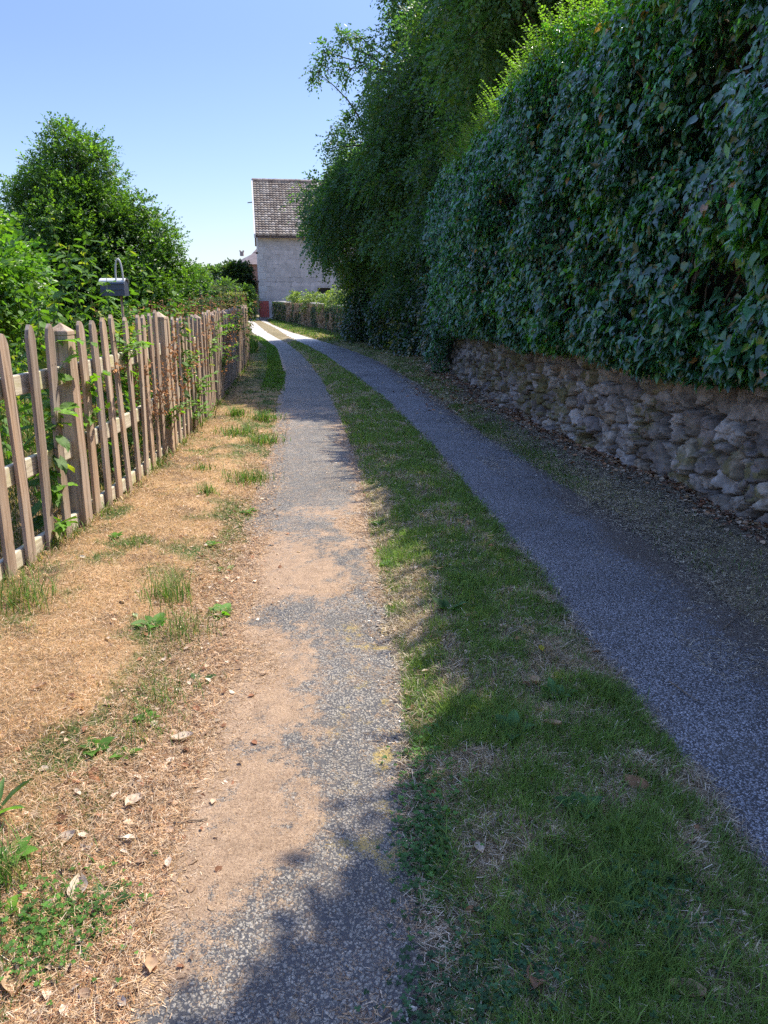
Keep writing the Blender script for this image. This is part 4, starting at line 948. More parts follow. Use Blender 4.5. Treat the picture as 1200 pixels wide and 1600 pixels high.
# ------------------------------------------------------------------ nettles and weeds
def nettle_proto(h, seed, leaf=0.075):
    r = random.Random(seed); g = np.random.default_rng(seed)
    root = empty('nettle_plant', (0, 0, 0), 'green nettle plant', 'nettle')
    m = MB(); P = []; Yv = []; Nv = []; S = []
    lean = Vector((r.uniform(-.12, .16), r.uniform(-.14, .14), 0)); pts = []
    nn = int(h / 0.055)
    for j in range(nn + 1):
        f_ = j / nn; pts.append(Vector((lean.x * f_ * f_ * h, lean.y * f_ * f_ * h, h * f_)) + Vector((r.gauss(0, .004), r.gauss(0, .004), 0)))
    m.tube(pts, [0.005 * (1 - 0.6 * j / nn) for j in range(nn + 1)], 5, (0.13, 0.14, 0.06))
    for j in range(3, nn + 1):
        f_ = j / nn; a0 = (j % 2) * math.pi / 2 + r.uniform(-.3, .3)
        if f_ < 0.35 and r.random() < 0.5: continue
        for sg in (0, math.pi):
            a = a0 + sg; up = r.uniform(-0.75, 0.15) - 0.3 * (1 - f_)
            d = Vector((math.cos(a), math.sin(a), up)); P.append(pts[j] + d * 0.02); Yv.append(d); Nv.append(Vector((-math.cos(a) * up + r.gauss(0, .3), -math.sin(a) * up + r.gauss(0, .3), 1)))
            S.append(leaf * (1.15 - 0.75 * max(0, f_ - 0.45)) * r.uniform(0.7, 1.25))
        if f_ > 0.6:
            for q in range(3):
                a = r.uniform(0, 6.28); d = Vector((math.cos(a), math.sin(a), -0.9)); 
                P.append(pts[j]); Yv.append(d); Nv.append(Vector((r.gauss(0, 1), r.gauss(0, 1), .3))); S.append(leaf * 0.4)
    m.build('stem', M_stem, root)
    A = lambda L: np.array([tuple(q) for q in L])
    V, F, k = scatter(NETTLE[0], NETTLE[1], A(P), A(Yv), A(Nv), np.array(S))
    c = np.array([0.085, 0.17, 0.028]) * (0.7 + 0.6 * g.random((len(P), 1)))
    c = np.where(g.random((len(P), 1)) < 0.12, np.array([0.22, 0.25, 0.04]), c)
    mesh_np('foliage', V, F, M_weed, root, col=np.repeat(c, k, 0))
    return root
def copy_tree(o, parent=None):
    c = o.copy(); C.objects.link(c)
    if parent: c.parent = parent
    for ch in list(o.children): copy_tree(ch, c)
    return c
protoN = [nettle_proto(h, s, l) for h, s, l in ((1.25, 1, .085), (1.0, 2, .09), (1.45, 3, .08), (0.75, 4, .095), (1.1, 5, .08), (1.3, 6, .1))]
usedN = set()
NETL = [(3.2, 4.9, 'in front of the leafy bush behind the nearest pickets', 5), (4.9, 7.3, 'between the first and second tall post of the fence', 20), (7.3, 9.5, 'between the second and third tall post of the fence', 24),
        (9.5, 13.0, 'where the fence pickets start to look crowded', 20), (13.0, 18.0, 'at the far dark end of the fence', 18)]
for (ya, yb, where, cnt) in NETL:
    for q in range(cnt):
        k = random.randrange(6)
        if k in usedN: o = copy_tree(protoN[k])
        else: o = protoN[k]; usedN.add(k)
        y = random.uniform(ya, yb); through = random.random() < 0.22
        x = float(FX(y)) - (random.uniform(0.10, 0.18) if through else random.uniform(0.45, 1.5))
        o.location = (x, y, float(gz(x, y)) - 0.02); o.rotation_euler = (random.gauss(0, .05), random.gauss(0.0, .05) + (0.10 if through else 0), random.uniform(0, 6.28))
        s = random.uniform(0.85, 1.2); o.scale = (s, s, s * (1.06 if y < 9 else 0.95))
        o['label'] = 'green nettle growing ' + where; o['group'] = 'nettles along the fence'
for k in range(6):
    if k not in usedN:
        for ch in list(protoN[k].children): bpy.data.objects.remove(ch)
        bpy.data.objects.remove(protoN[k])

# the tall nettle beside the letter box, and its sprays poking through the pickets near the first post
def placed_nettle(x, y, h, seed, label, leaf=0.09, ry=0.0, rx=0.0):
    o = nettle_proto(h, seed, leaf); o.location = (x, y, float(gz(x, y)) - .02); o.rotation_euler = (rx, ry, 0.5 * seed)
    o['label'] = label; return o
placed_nettle(-2.18, 4.72, 1.42, 21, 'tall nettle rising against the first tall post of the fence', 0.11)
def nettle_at(px, ytop, y, seed, label, leaf):
    q = at(px, ytop, y); return placed_nettle(q.x, y, q.z, seed, label, leaf)
nettle_at(143, 352, 6.3, 22, 'tallest nettle, its tip standing against the cone-shaped tree', 0.09)
nettle_at(128, 405, 5.9, 25, 'drooping nettle at the lower left corner of the grey box', 0.10)
nettle_at(160, 432, 6.2, 27, 'nettle covering the left end of the grey box', 0.09)
nettle_at(185, 398, 7.6, 28, 'nettle whose tip shows behind the hoop of the grey box', 0.09)
nettle_at(212, 418, 7.0, 29, 'nettle standing just right of the grey box', 0.09)
nettle_at(72, 372, 5.6, 23, 'tall nettle arching over at the upper left behind the pickets', 0.10)
nettle_at(38, 392, 5.2, 31, 'nettle with hanging leaves near the left edge of the photo', 0.10)
nettle_at(250, 440, 8.2, 32, 'nettle rising behind the second tall post', 0.09)
placed_nettle(-2.10, 4.55, 0.75, 24, 'low nettle showing bright leaves through the gaps of the nearest pickets', 0.13, ry=0.12)

# bright leaf sprays on the lane side of the pickets
def spray_plant(name, label, cat, pts, leaf, col, seed, dens=0.05, group=None, mat=None, tpl=NETTLE, stemr=0.004):
    g = np.random.default_rng(seed); r = random.Random(seed)
    root = empty(name, pts[0][0], label, cat, group); O = Vector(pts[0][0]); m = MB(); P = []; Yv = []; Nv = []; S = []
    for a, b in pts:
        a = Vector(a); b = Vector(b); L = (b - a).length; nn = max(3, int(L / dens)); q = []
        sag = Vector((0, 0, -0.12 * L))
        for j in range(nn + 1):
            f_ = j / nn; p = a.lerp(b, f_) - sag * math.sin(math.pi * f_); q.append(p - O)
            for sg in (-1, 1):
                d = (b - a).normalized(); sd = d.cross(Vector((0, 0, 1)));
                if sd.length < .1: sd = Vector((1, 0, 0))
                sd = sd.normalized() * sg
                P.append(p - O); Yv.append(sd + d * 0.5 + Vector((r.gauss(0, .35), r.gauss(0, .35), r.uniform(-.7, .1)))); Nv.append(Vector((r.gauss(0.3, .4), r.gauss(0, .4), 1))); S.append(leaf * r.uniform(.6, 1.25) * (1 - 0.4 * f_))
        m.tube(q, [stemr * (1 - .6 * j / nn) for j in range(nn + 1)], 5, (0.15, 0.15, 0.06))
    m.build('stem', M_stem, root)
    A = lambda L_: np.array([tuple(z) for z in L_])
    V, F, k = scatter(tpl[0], tpl[1], A(P), A(Yv), A(Nv), np.array(S))
    c = np.array(col) * (0.65 + 0.7 * g.random((len(P), 1)))
    mesh_np('foliage', V, F, mat or M_weed, root, col=np.repeat(c, k, 0)); return root
BRG = (0.13, 0.24, 0.03)
for i, (y, z, L, lab) in enumerate([(7.15, 0.45, 0.45, 'bright leaf spray hanging low before the second tall post'), (8.3, 0.75, 0.5, 'leafy shoot pushed through the pickets halfway up past the second post'), (9.0, 0.5, 0.5, 'bright leafy shoot sprouting low near the third tall post'),
    (10.2, 0.85, 0.6, 'leafy shoot leaning out of the fence just past the third post'), (11.6, 0.6, 0.6, 'low green shoot hugging the crowded pickets'), (12.6, 0.95, 0.8, 'pale green shoot reaching out over the lane side of the fence'), (14.6, 0.95, 0.85, 'leafy shoot sticking out near the dark end of the fence'),
    (8.6, 0.25, 0.4, 'weedy shoot at the foot of the pickets beyond the second post'), (11.0, 1.1, 0.5, 'shoot tangled over the picket tips in the middle of the fence'), (6.0, 1.15, 0.4, 'shoot lying over the picket tips between the first two posts')]):
    x = float(FX(y)); pts = []
    for q in range(6):
        pts.append(((x - 0.06, y + random.uniform(-.12, .12), z - 0.25 + random.uniform(0, .2)), (x + random.uniform(0.06, 0.30), y + random.uniform(-.35, .3), z + random.uniform(-.1, 0.4) * L)))
    spray_plant('creeper_shoot', lab, 'climbing plant', pts, 0.075, BRG, 300 + i, 0.06)
spray_plant('nettle_plant', 'nettle with big toothed leaves poking through beside the first tall post', 'nettle',
    [((-2.02, 4.62, .9), (-1.86, 4.7, 1.18)), ((-2.02, 4.6, .8), (-1.86, 4.5, .86)), ((-2.0, 5.02, .9), (-1.84, 5.12, 1.0)), ((-2.0, 5.0, .7), (-1.84, 5.1, .78)), ((-2.03, 4.45, .35), (-1.9, 4.5, .40)), ((-2.03, 4.4, .12), (-1.88, 4.4, .2)), ((-2.05, 4.7, 1.2), (-1.8, 4.85, 1.22))], 0.13, (0.13, 0.25, 0.03), 77, 0.09)

# dry sorrel stalks, umbels and tall seed heads behind the fence
def dry_clump(x, y, label, h=1.25, col=(0.40, 0.20, 0.09), seed=1, n=26):
    r = random.Random(seed); g = np.random.default_rng(seed)
    root = empty('dry_weed', (x, y, 0), label, 'dry weed', 'rust coloured dry weeds behind the fence'); m = MB(); P = []
    for i in range(n):
        a = Vector((r.gauss(0, .16), r.gauss(0, .2), 0)); b = a * 2.0 + Vector((r.gauss(0, .08), r.gauss(0, .08), h * r.uniform(.75, 1.12))); pts = [a.lerp(b, j / 5) for j in range(6)]
        m.tube(pts, [0.004, .004, .003, .003, .002, .002], 4, (0.3, 0.17, 0.09), cap=False)
        for j in range(60):
            f_ = r.uniform(0.5, 1.0); P.append(a.lerp(b, f_) + Vector((r.gauss(0, .03), r.gauss(0, .03), r.gauss(0, .02))))
    m.build('stem', M_twig, root); n_ = len(P)
    V, F, k = scatter(LEAF2[0], LEAF2[1], np.array([tuple(p) for p in P]), g.normal(0, 1, (n_, 3)), g.normal(0, 1, (n_, 3)), 0.02 + 0.02 * g.random(n_))
    c = np.array(col) * (0.7 + 0.6 * g.random((n_, 1))); mesh_np('seed_heads', V, F, M_dry, root, col=np.repeat(c, k, 0))
for i, (px, y, h, lab) in enumerate([(150, 6.6, 1.12, 'rusty dry weed clump just below the grey box'), (262, 9.4, 1.32, 'rusty dry weed clump nearest the second tall post'), (285, 11.0, 1.42, 'rusty dry weed clump left of the third tall post'), (300, 12.2, 1.30, 'rusty dry weed clump in the middle, right behind another'),
    (335, 15.0, 1.45, 'rusty dry weed clump below the umbel flowers'), (350, 17.0, 1.42, 'rusty dry weed clump farthest along the fence'), (215, 8.6, 1.2, 'rusty dry weed clump right of the grey box post'), (240, 12.5, 1.3, 'rusty dry weed clump deep in the garden')]):
    dry_clump(at(px, 460, y).x, y, lab, h, seed=60 + i)
def umbel(px, ytop, y, label, seed, dead=False):
    r = random.Random(seed); t = at(px, ytop, y); root = empty('umbel_plant', (t.x, y, 0), label, 'wild plant', 'tall umbel plants above the fence'); m = MB(); P = []
    m.tube([Vector((0, 0, t.z * f_)) for f_ in (0, .3, .6, .97)], [.009, .008, .006, .004], 5, (0.16, 0.18, 0.07))
    for lvl, n in ((0.97, 12), (0.84, 7)):
        for i in range(n):
            a = i / n * 6.28; L = 0.22 * r.uniform(.6, 1.1); c0 = Vector((0, 0, t.z * lvl - 0.1)); e = c0 + Vector((math.cos(a) * L, math.sin(a) * L, 0.13)); m.tube([c0, e], [.003, .002], 4, (0.2, 0.2, .09), cap=False)
            P += [e + Vector((r.gauss(0, .03), r.gauss(0, .03), r.gauss(0, .012))) for _ in range(22)]
    m.build('stem', M_stem, root); g = np.random.default_rng(seed); n_ = len(P)
    V, F, k = scatter(LEAF2[0], LEAF2[1], np.array([tuple(p) for p in P]), g.normal(0, 1, (n_, 3)), g.normal(0, 1, (n_, 3)), 0.018 + 0.014 * g.random(n_))
    c = np.array([0.30, 0.30, 0.14]) * (0.6 + 0.7 * g.random((n_, 1))); mesh_np('flower_head', V, F, M_weed, root, col=np.repeat(c, k, 0))
umbel(347, 447, 14.5, 'tall umbel plant with spreading head left of the far posts', 1); umbel(361, 457, 15.5, 'shorter umbel plant just right of the taller one', 2); umbel(330, 466, 13.5, 'umbel plant nearly hidden by the rusty weeds', 3)
for i, (px, yt, y, lab) in enumerate([(368, 449, 17, 'thin pale seed stalk standing tallest above the far posts'), (312, 450, 13, 'thin pale seed stalk above the middle of the fence'), (375, 452, 18.5, 'thin dark seed stalk close to the barn gable')]):
    t = at(px, yt, y); m = MB(); m.tube([Vector((0, 0, 0)), Vector((.03, 0, t.z * .5)), Vector((0, 0, t.z))], [.008, .006, .004], 5, (.2, .17, .1))
    for j in range(40):
        f_ = random.uniform(.72, 1); m.box((random.gauss(0, .012), random.gauss(0, .012), t.z * f_), (.012, .012, .02))
    o = m.build('seed_stalk', M_twig); o.location = (t.x, y, 0); tag(o, lab, 'wild plant', 'seed stalks above the fence')

# ------------------------------------------------------------------ the grey box with its white hoop
def letter_box():
    y = 6.75; c = at(179, 449, y); root = empty('letter_box', (c.x, y, 0), 'grey ribbed metal box with pale top and white hoop on a thin post', 'letter box')
    M = simple('grey painted metal', (0.055, 0.065, 0.10), 0.5, nscale=30, var=0.12, bstr=0.1); MW = simple('white hoop and sunlit lid', (0.50, 0.50, 0.49), 0.5, nscale=20, var=0.08, bstr=0.05)
    zc = c.z; m = MB(); 
    L, W_, Hh = 0.20, 0.12, 0.14
    def prof(k=10): 
        p = [(-W_/2, -Hh/2), (W_/2, -Hh/2), (W_/2, -Hh/6), (W_/2 + .004, -Hh/6 + .006), (W_/2, -Hh/6 + .012), (W_/2, .02), (W_/2 + .004, .026), (W_/2, .032)]
        for i in range(k + 1):
            a = math.pi * i / k; p.append((W_/2 * math.cos(a) * .98, .035 + (Hh/2 - .035) * math.sin(a)))
        p += [(-W_/2, .032), (-W_/2 - .004, .026), (-W_/2, .02), (-W_/2, -Hh/6 + .012), (-W_/2 - .004, -Hh/6 + .006), (-W_/2, -Hh/6)]
        return p
    p = prof(); n = len(p); v = [Vector((-L/2, -a, b)) for a, b in p] + [Vector((L/2, -a, b)) for a, b in p]
    f = [tuple(range(n)), tuple(range(2*n-1, n-1, -1))] + [(i, n+i, n+(i+1) % n, (i+1) % n) for i in range(n)]
    m.add(v, f); o = m.build('body', M, root, bevel=0.002); o.location = (0, 0, zc)
    m = MB(); q = [(a * 1.04, b * 1.0 + .004) for a, b in p if b > 0.034]; n = len(q)
    v = [Vector((x, -a, b)) for x in (-L/2 - .008, L/2 + .008) for a, b in q] + [Vector((x, -a * .96, b - .008)) for x in (-L/2 - .008, L/2 + .008) for a, b in q]
    f = [(i, i+1, n+i+1, n+i) for i in range(n-1)] + [(2*n+i, 3*n+i, 3*n+i+1, 2*n+i+1) for i in range(n-1)]
    m.add(v, f); o = m.build('lid', MW, root); o.location = (0, 0, zc)  # white on the lid paints in the sunlit top of the grey box
    m = MB(); pts = []
    for i in range(15):
        a = math.pi * i / 14; pts.append(Vector((L/2 - .015 + 0.030 * math.cos(a) - .02, -0.05, .055 + .17 * math.sin(a) ** .8)))
    pts = [Vector((L/2 - .064, -0.05, 0.03))] + pts[::-1] + [Vector((L/2 - .005, -.05, .03))]
    m.tube(pts, [.007] * len(pts), 8); o = m.build('hoop', MW, root, smooth=True); o.location = (0, 0, zc)
    m = MB(); m.tube([Vector((.05, 0, -.05)), Vector((.05, 0, zc - Hh/2))], [.011, .011], 8); m.build('post', M_wood, root)
letter_box()

# ------------------------------------------------------------------ barn
def barn():
    yaw = R(9.5); cx, cyy = -7.78, 50.0
    root = empty('barn', (cx, cyy, 0), 'tall grey stone barn with steep tiled roof at the bend of the lane', 'barn', rz=yaw)
    eave, ridge, dep, Ln = 5.25, 8.65, 4.1, 12.0          # local x along the facade, y into the barn
    bm_, t, b = newmat('barn masonry')
    vec = objc(t); nz = t.nodes.new('ShaderNodeTexNoise'); nz.inputs['Scale'].default_value = 1.8; t.links.new(vec, nz.inputs['Vector'])
    sx = t.nodes.new('ShaderNodeSeparateXYZ'); t.links.new(vec, sx.inputs[0])
    ad = t.nodes.new('ShaderNodeMath'); t.links.new(sx.outputs[0], ad.inputs[0]); t.links.new(sx.outputs[1], ad.inputs[1])
    cb = t.nodes.new('ShaderNodeCombineXYZ'); t.links.new(ad.outputs[0], cb.inputs[0]); t.links.new(sx.outputs[2], cb.inputs[1])
    wob = t.nodes.new('ShaderNodeVectorMath'); wob.operation = 'MULTIPLY_ADD'; wob.inputs[1].default_value = (.5, .22, 0); t.links.new(nz.outputs['Color'], wob.inputs[0]); t.links.new(cb.outputs[0], wob.inputs[2])
    br = t.nodes.new('ShaderNodeTexBrick'); t.links.new(wob.outputs[0], br.inputs['Vector']); br.inputs['Scale'].default_value = 1.0
    br.inputs['Brick Width'].default_value = 0.62; br.inputs['Row Height'].default_value = 0.27; br.inputs['Mortar Size'].default_value = 0.028; br.inputs['Mortar Smooth'].default_value = 0.5
    br.inputs['Color1'].default_value = (.44, .41, .40, 1); br.inputs['Color2'].default_value = (.35, .335, .325, 1); br.inputs['Mortar'].default_value = (.38, .36, .345, 1); br.offset = 0.43
    crack = ramp(t, noise(t, vec, 1.1, 4, 0.7), [(0.50, 0.0), (0.66, 0.9)])
    cf = t.nodes.new('ShaderNodeMath'); cf.operation = 'MULTIPLY'; t.links.new(br.outputs['Fac'], cf.inputs[0]); t.links.new(crack, cf.inputs[1])
    c = mix(t, br.outputs['Color'], (0.13, 0.115, 0.10), cf.outputs[0])
    c = mix(t, c, ramp(t, noise(t, vec, 2.5, 6, .7), [(.3, .78), (.7, 1.2)]), 1.0, 'MULTIPLY')
    t.links.new(c, b.inputs['Base Color']); b.inputs['Roughness'].default_value = .95
    bump(t, b, c, .8, .03)
    m = MB(); h = 0.45
    def quadwall(a, bb, z0, z1): pass
    # front with an opening for the small window at x 5.55..6.45, z 1.55..1.95
    wx0, wx1, wz0, wz1 = 3.62, 4.45, 1.62, 1.98
    P = [(0, 0), (wx0, 0), (wx1, 0), (Ln, 0)]; Zs = [-0.3, wz0, wz1, eave]
    for i in range(3):
        for j in range(3):
            if i == 1 and j == 1: continue
            a, bb = P[i][0], P[i+1][0]
            m.add([(a, 0, Zs[j]), (bb, 0, Zs[j]), (bb, 0, Zs[j+1]), (a, 0, Zs[j+1])], [(0, 1, 2, 3)])
    for q in ([(wx0, 0, wz0), (wx1, 0, wz0), (wx1, h, wz0), (wx0, h, wz0)], [(wx0, 0, wz1), (wx0, h, wz1), (wx1, h, wz1), (wx1, 0, wz1)], [(wx0, 0, wz0), (wx0, h, wz0), (wx0, h, wz1), (wx0, 0, wz1)], [(wx1, 0, wz0), (wx1, 0, wz1), (wx1, h, wz1), (wx1, h, wz0)]):
        m.add(q, [(0, 1, 2, 3)])
    m.add([(Ln, 0, -.3), (Ln, 2*dep, -.3), (Ln, 2*dep, eave), (Ln, dep, ridge - .1), (Ln, 0, eave)], [(0, 1, 2, 3, 4)])
    m.add([(0, 2*dep, -.3), (0, 2*dep, eave), (Ln, 2*dep, eave), (Ln, 2*dep, -.3)], [(0, 1, 2, 3)])
    m.build('wall', bm_, root)
    m = MB(); m.add([(0, 0, -.3), (0, 0, eave), (0, dep, ridge - .1), (0, 2*dep, eave), (0, 2*dep, -.3)], [(0, 1, 2, 3, 4)])
    m.build('gable_wall', simple('pale render', (.50, .48, .45), .9, nscale=2, var=.12), root)
    # rubble band under the eave, 3 cm proud, built of stones
    m = MB(); x = 0.55
    MR = simple('rubble band', None, .9, True, 20, .2)
    m.box((Ln/2 + .2, 0.0, eave - .20), (Ln - .5, .05, .34), col=(.36, .31, .25))
    rr = random.Random(4)
    for row in range(3):
        x = .5 + rr.uniform(0, .2)
        while x < Ln - .4:
            w_ = rr.uniform(.14, .34); hh = rr.uniform(.06, .10)
            if rr.random() < .8: m.box((x + w_/2, -.03, eave - .33 + row * .12), (w_ - .03, .04, hh), col=rr.choice([(.42, .36, .28), (.34, .29, .23), (.46, .42, .36), (.22, .19, .16)]))
            x += w_
    m.build('rubble_band', MR, root)
    m = MB(); m.box(((wx0+wx1)/2, h - .05, (wz0+wz1)/2), (wx1-wx0 + .1, .02, wz1-wz0 + .1)); m.build('window', simple('dark opening', (.015, .015, .018), .6), root)
    m = MB()   # quoins: slightly paler dressed blocks at the corner
    for i in range(14):
        z = -.2 + i * .385
        if z > eave - .5: break
        w_ = .46 if i % 2 else .30; m.box((w_/2 - .006, .02 - .012, z + .19), (w_, .05, .372), col=(.42, .41, .40) if i % 3 else (.37, .36, .35))
    m.build('quoin', simple('dressed stone', None, .9, True, 12, .15), root)
    # roof: individual tiles in courses, new brown part then old red part
    sl_ = math.hypot(dep + .3, (ridge - eave) * (dep + .3) / dep); n_r = 23; slope = (ridge - eave) / dep
    def tile_roof(x0, x1, cols, name, seed):
        r = random.Random(seed); m = MB()
        for i in range(n_r):
            f0 = i / n_r; ya = -.3 + (dep + .3) * f0; yb = -.3 + (dep + .3) * min(1.0, (i + 1.25) / n_r)
            x = x0; tw = 0.205
            while x < x1 - .02:
                w_ = min(tw, x1 - x); jz = r.uniform(-.008, .014)
                za = eave + slope * ya + .15 + jz; zb = eave + slope * yb + .03
                pf = [(0, 0), (.18, .028), (.5, .045), (.82, .028), (1, 0)]
                v = [Vector((x + w_ * a * .97, ya, za + bz)) for a, bz in pf] + [Vector((x + w_ * a * .97, yb, zb + bz)) for a, bz in pf] + [Vector((x + w_ * a * .97, ya + .01, za + bz - .13)) for a, bz in pf]
                f = [(k, k+1, 5+k+1, 5+k) for k in range(4)] + [(10+k, 10+k+1, k+1, k) for k in range(4)]
                cc = r.choice(cols); s_ = r.uniform(.75, 1.2); m.add(v, f, tuple(q * s_ for q in cc)); x += tw
        MT = bpy.data.materials.get('roof tile') or simple('roof tile', None, .8, True, 9, .3)
        m.build(name, MT, root)
    tile_roof(-.12, 4.05, [(.245, .195, .15), (.29, .24, .19), (.20, .155, .12), (.35, .30, .25)], 'roof', 1)
    tile_roof(4.16, Ln, [(.26, .14, .105), (.20, .12, .095), (.30, .17, .12)], 'roof', 2)
    m = MB()
    for x0, x1 in ((-.1, Ln),):
        v = [(x0, -.28, eave - slope*.28 - .03), (x1, -.28, eave - slope*.28 - .03), (x1, dep, ridge + .0), (x0, dep, ridge + .0), (x0, 2*dep + .3, eave - .25), (x1, 2*dep + .3, eave - .25)]
        m.add(v, [(0, 1, 2, 3), (3, 2, 5, 4)])
        v = [(x0, -.28, eave - slope*.28 - .11), (x1, -.28, eave - slope*.28 - .11), (x1, dep, ridge - .08), (x0, dep, ridge - .08), (x0, 2*dep + .3, eave - .33), (x1, 2*dep + .3, eave - .33)]
        m.add(v, [(0, 3, 2, 1), (3, 4, 5, 2)])
    m.build('roof_deck', simple('old tile underside', (.2, .14, .11), .9), root)
    def verge(xc, w_, col):
        m = MB(); n = 2
        m.add([(xc - w_, -.33, eave - slope*.33 + .16), (xc + w_, -.33, eave - slope*.33 + .16), (xc + w_, dep, ridge + .17), (xc - w_, dep, ridge + .17), (xc - w_, -.33, eave - slope*.33 - .08), (xc + w_, -.33, eave - slope*.33 - .08), (xc + w_, dep, ridge - .05), (xc - w_, dep, ridge - .05)],
              [(0, 1, 2, 3), (0, 4, 5, 1), (0, 3, 7, 4), (1, 5, 6, 2), (2, 6, 7, 3)])
        m.build('verge_strip', simple('verge mortar', col, .85), root)
    verge(-.16, .045, (.55, .54, .52)); verge(4.105, .05, (.50, .46, .42))
    m = MB(); rr = random.Random(9); x = -.15
    while x < Ln: 
        m.tube([Vector((x, dep, ridge + .11 + rr.uniform(-.01, .02))), Vector((x + .36, dep, ridge + .115))], [.11, .10], 8, rr.choice([(.34, .27, .23), (.26, .2, .17)])); x += .35
    m.build('ridge_tiles', simple('ridge tile', None, .8, True, 9, .3), root)
    # iron brackets and the down pipe on the gable corner
    MI = simple('rusty iron', (.10, .07, .055), .7)
    for z in (4.05, 2.35): 
        m = MB(); m.box((-.07, .25, z), (.14, .10, .12)); m.tube([Vector((-.05, .25, z)), Vector((-.28, .22, z + .02))], [.02, .018], 6); m.build('wall_bracket', MI, root)
    m = MB(); m.tube([Vector((-.06, .12, -.1)), Vector((-.06, .12, 1.9))], [.035, .035], 8); m.build('down_pipe', simple('grey pipe', (.2, .2, .22), .5), root)
    m = MB(); m.tube([Vector((-.5, dep * .62, 7.2)), Vector((-.05, dep * .62, 7.25))], [.03, .03], 6); m.build('ridge_peg', MI, root)
barn()

def red_gate():
    a = at(405.5, 500, 49.6); root = empty('garden_door', (a.x, 49.55, 0), 'small red painted plank door between the barn corner and the low wall', 'door', rz=R(9.5))
    MRd = simple('red paint', (.27, .045, .035), .6, nscale=12, var=.25, bstr=.2); W_ = .60; Hh = 1.18
    m = MB()
    for i in range(5): m.box((.03 + (i + .5) * W_ / 5, 0, .20 + Hh/2 - .1), (W_ / 5 - .006, .03, Hh - .2 + (.0 if i % 2 else .01)))
    m.build('planks', MRd, root)
    m = MB(); m.box((.03 + W_/2, .03, .42), (W_, .03, .08)); m.box((.03 + W_/2, .03, 1.0), (W_, .03, .08)); m.build('ledge', MRd, root)
    m = MB(); m.box((.03 + W_/2, .02, .04), (W_ + .08, .25, .20)); m.build('step', simple('door step stone', (.25, .2, .19), .9), root)
    m = MB(); m.box((W_ - .04, -.025, .78), (.03, .03, .12)); m.build('handle', simple('dark handle', (.03, .03, .03), .5), root)
red_gate()

def low_wall():
    O = Vector((-2.94, 36.23, 0)); root = empty('low_wall', O, 'long low wall covered in dry brown creeper with green patches', 'wall')
    ys_ = np.concatenate([np.arange(19.0, 26, .16), np.arange(26, 48.7, .10)]); hh = np.linspace(-.1, 1.0, 14)
    S, Hh = np.meshgrid(ys_, hh); x = LOWX(S) - (fbm(S * 2.2, Hh * 3, 301, 4) - .3) * .22
    top = 1.06 + .05 * np.sin(S * .7); Z = Hh * top
    n, m_ = S.shape; ii = np.arange(n * m_).reshape(n, m_); F = np.stack([ii[:-1, :-1], ii[1:, :-1], ii[1:, 1:], ii[:-1, 1:]], -1).reshape(-1, 4)
    c = np.array([.20, .15, .11]) * (.5 + fbm(S.ravel() * 3, Hh.ravel() * 8, 303, 4)[:, None])
    mesh_np('wall_face', np.stack([x, S, Z], -1).reshape(-1, 3) - np.array(O), F, simple('creeper wall', None, .95, True, 8, .4, 1, .05), root, col=c, smooth=True)
    m = MB(); yy = 19.0
    while yy < 48.3:
        L = random.uniform(.35, .7); xa, xb = float(LOWX(yy)), float(LOWX(min(yy + L, 49.4))); ang = math.atan2(yy + L - yy, xb - xa)
        z = 1.10 + .05 * math.sin(yy * .7) + random.uniform(-.01, .02)
        m.box(Vector(((xa + xb) / 2 + .13, yy + L/2, z - .02)) - O, (L * .99, .42, .10), Matrix.Rotation(ang, 3, 'Z'), random.choice([(.52, .47, .40), (.44, .40, .34), (.58, .54, .48)])); yy += L
    m.build('coping', simple('coping stone', None, .9, True, 10, .2), root, bevel=.01)
    for nm, cnt, col, keepf, lf in (('dry_creeper', 34000, (.34, .25, .16), lambda y, z: .15 + .85 * (fbm(y * .55, z * .4, 305, 3) < .52), .055), ('green_creeper', 26000, (.045, .085, .03), lambda y, z: (fbm(y * .55, z * .4, 305, 3) >= .50) | (y < 27.5), .07)):
        y = 18.8 + 29.6 * rng.random(cnt); z = 1.16 * rng.random(cnt) ** .8; k = rng.random(cnt) < keepf(y, z); y, z = y[k], z[k]; q = len(y)
        lump = (fbm(y * 1.6, z * 1.5, 307, 3) - .4) * .35 * np.sin(np.pi * np.clip(z, .1, 1))
        P = np.stack([LOWX(y) - .10 - lump - .10 * rng.random(q), y, z], 1) - np.array(O)
        Y = np.stack([-.3 + .3 * rng.normal(0, 1, q), .4 * rng.normal(0, 1, q), -1 + .3 * rng.normal(0, 1, q)], 1); Nn = np.stack([-np.ones(q) + .4 * rng.normal(0, 1, q), -.4 + .4 * rng.normal(0, 1, q), .3 + .3 * rng.normal(0, 1, q)], 1)
        V, F, kk = scatter(LEAF2[0], LEAF2[1], P, Y, Nn, lf * (.6 + .9 * rng.random(q)) * np.where(nm == 'dry_creeper', 1.3, 1)); cc = np.array(col) * (.5 + rng.random((q, 1)))
        mesh_np(nm, V, F, M_dry if nm == 'dry_creeper' else M_tree, root, col=np.repeat(cc, kk, 0))
low_wall()
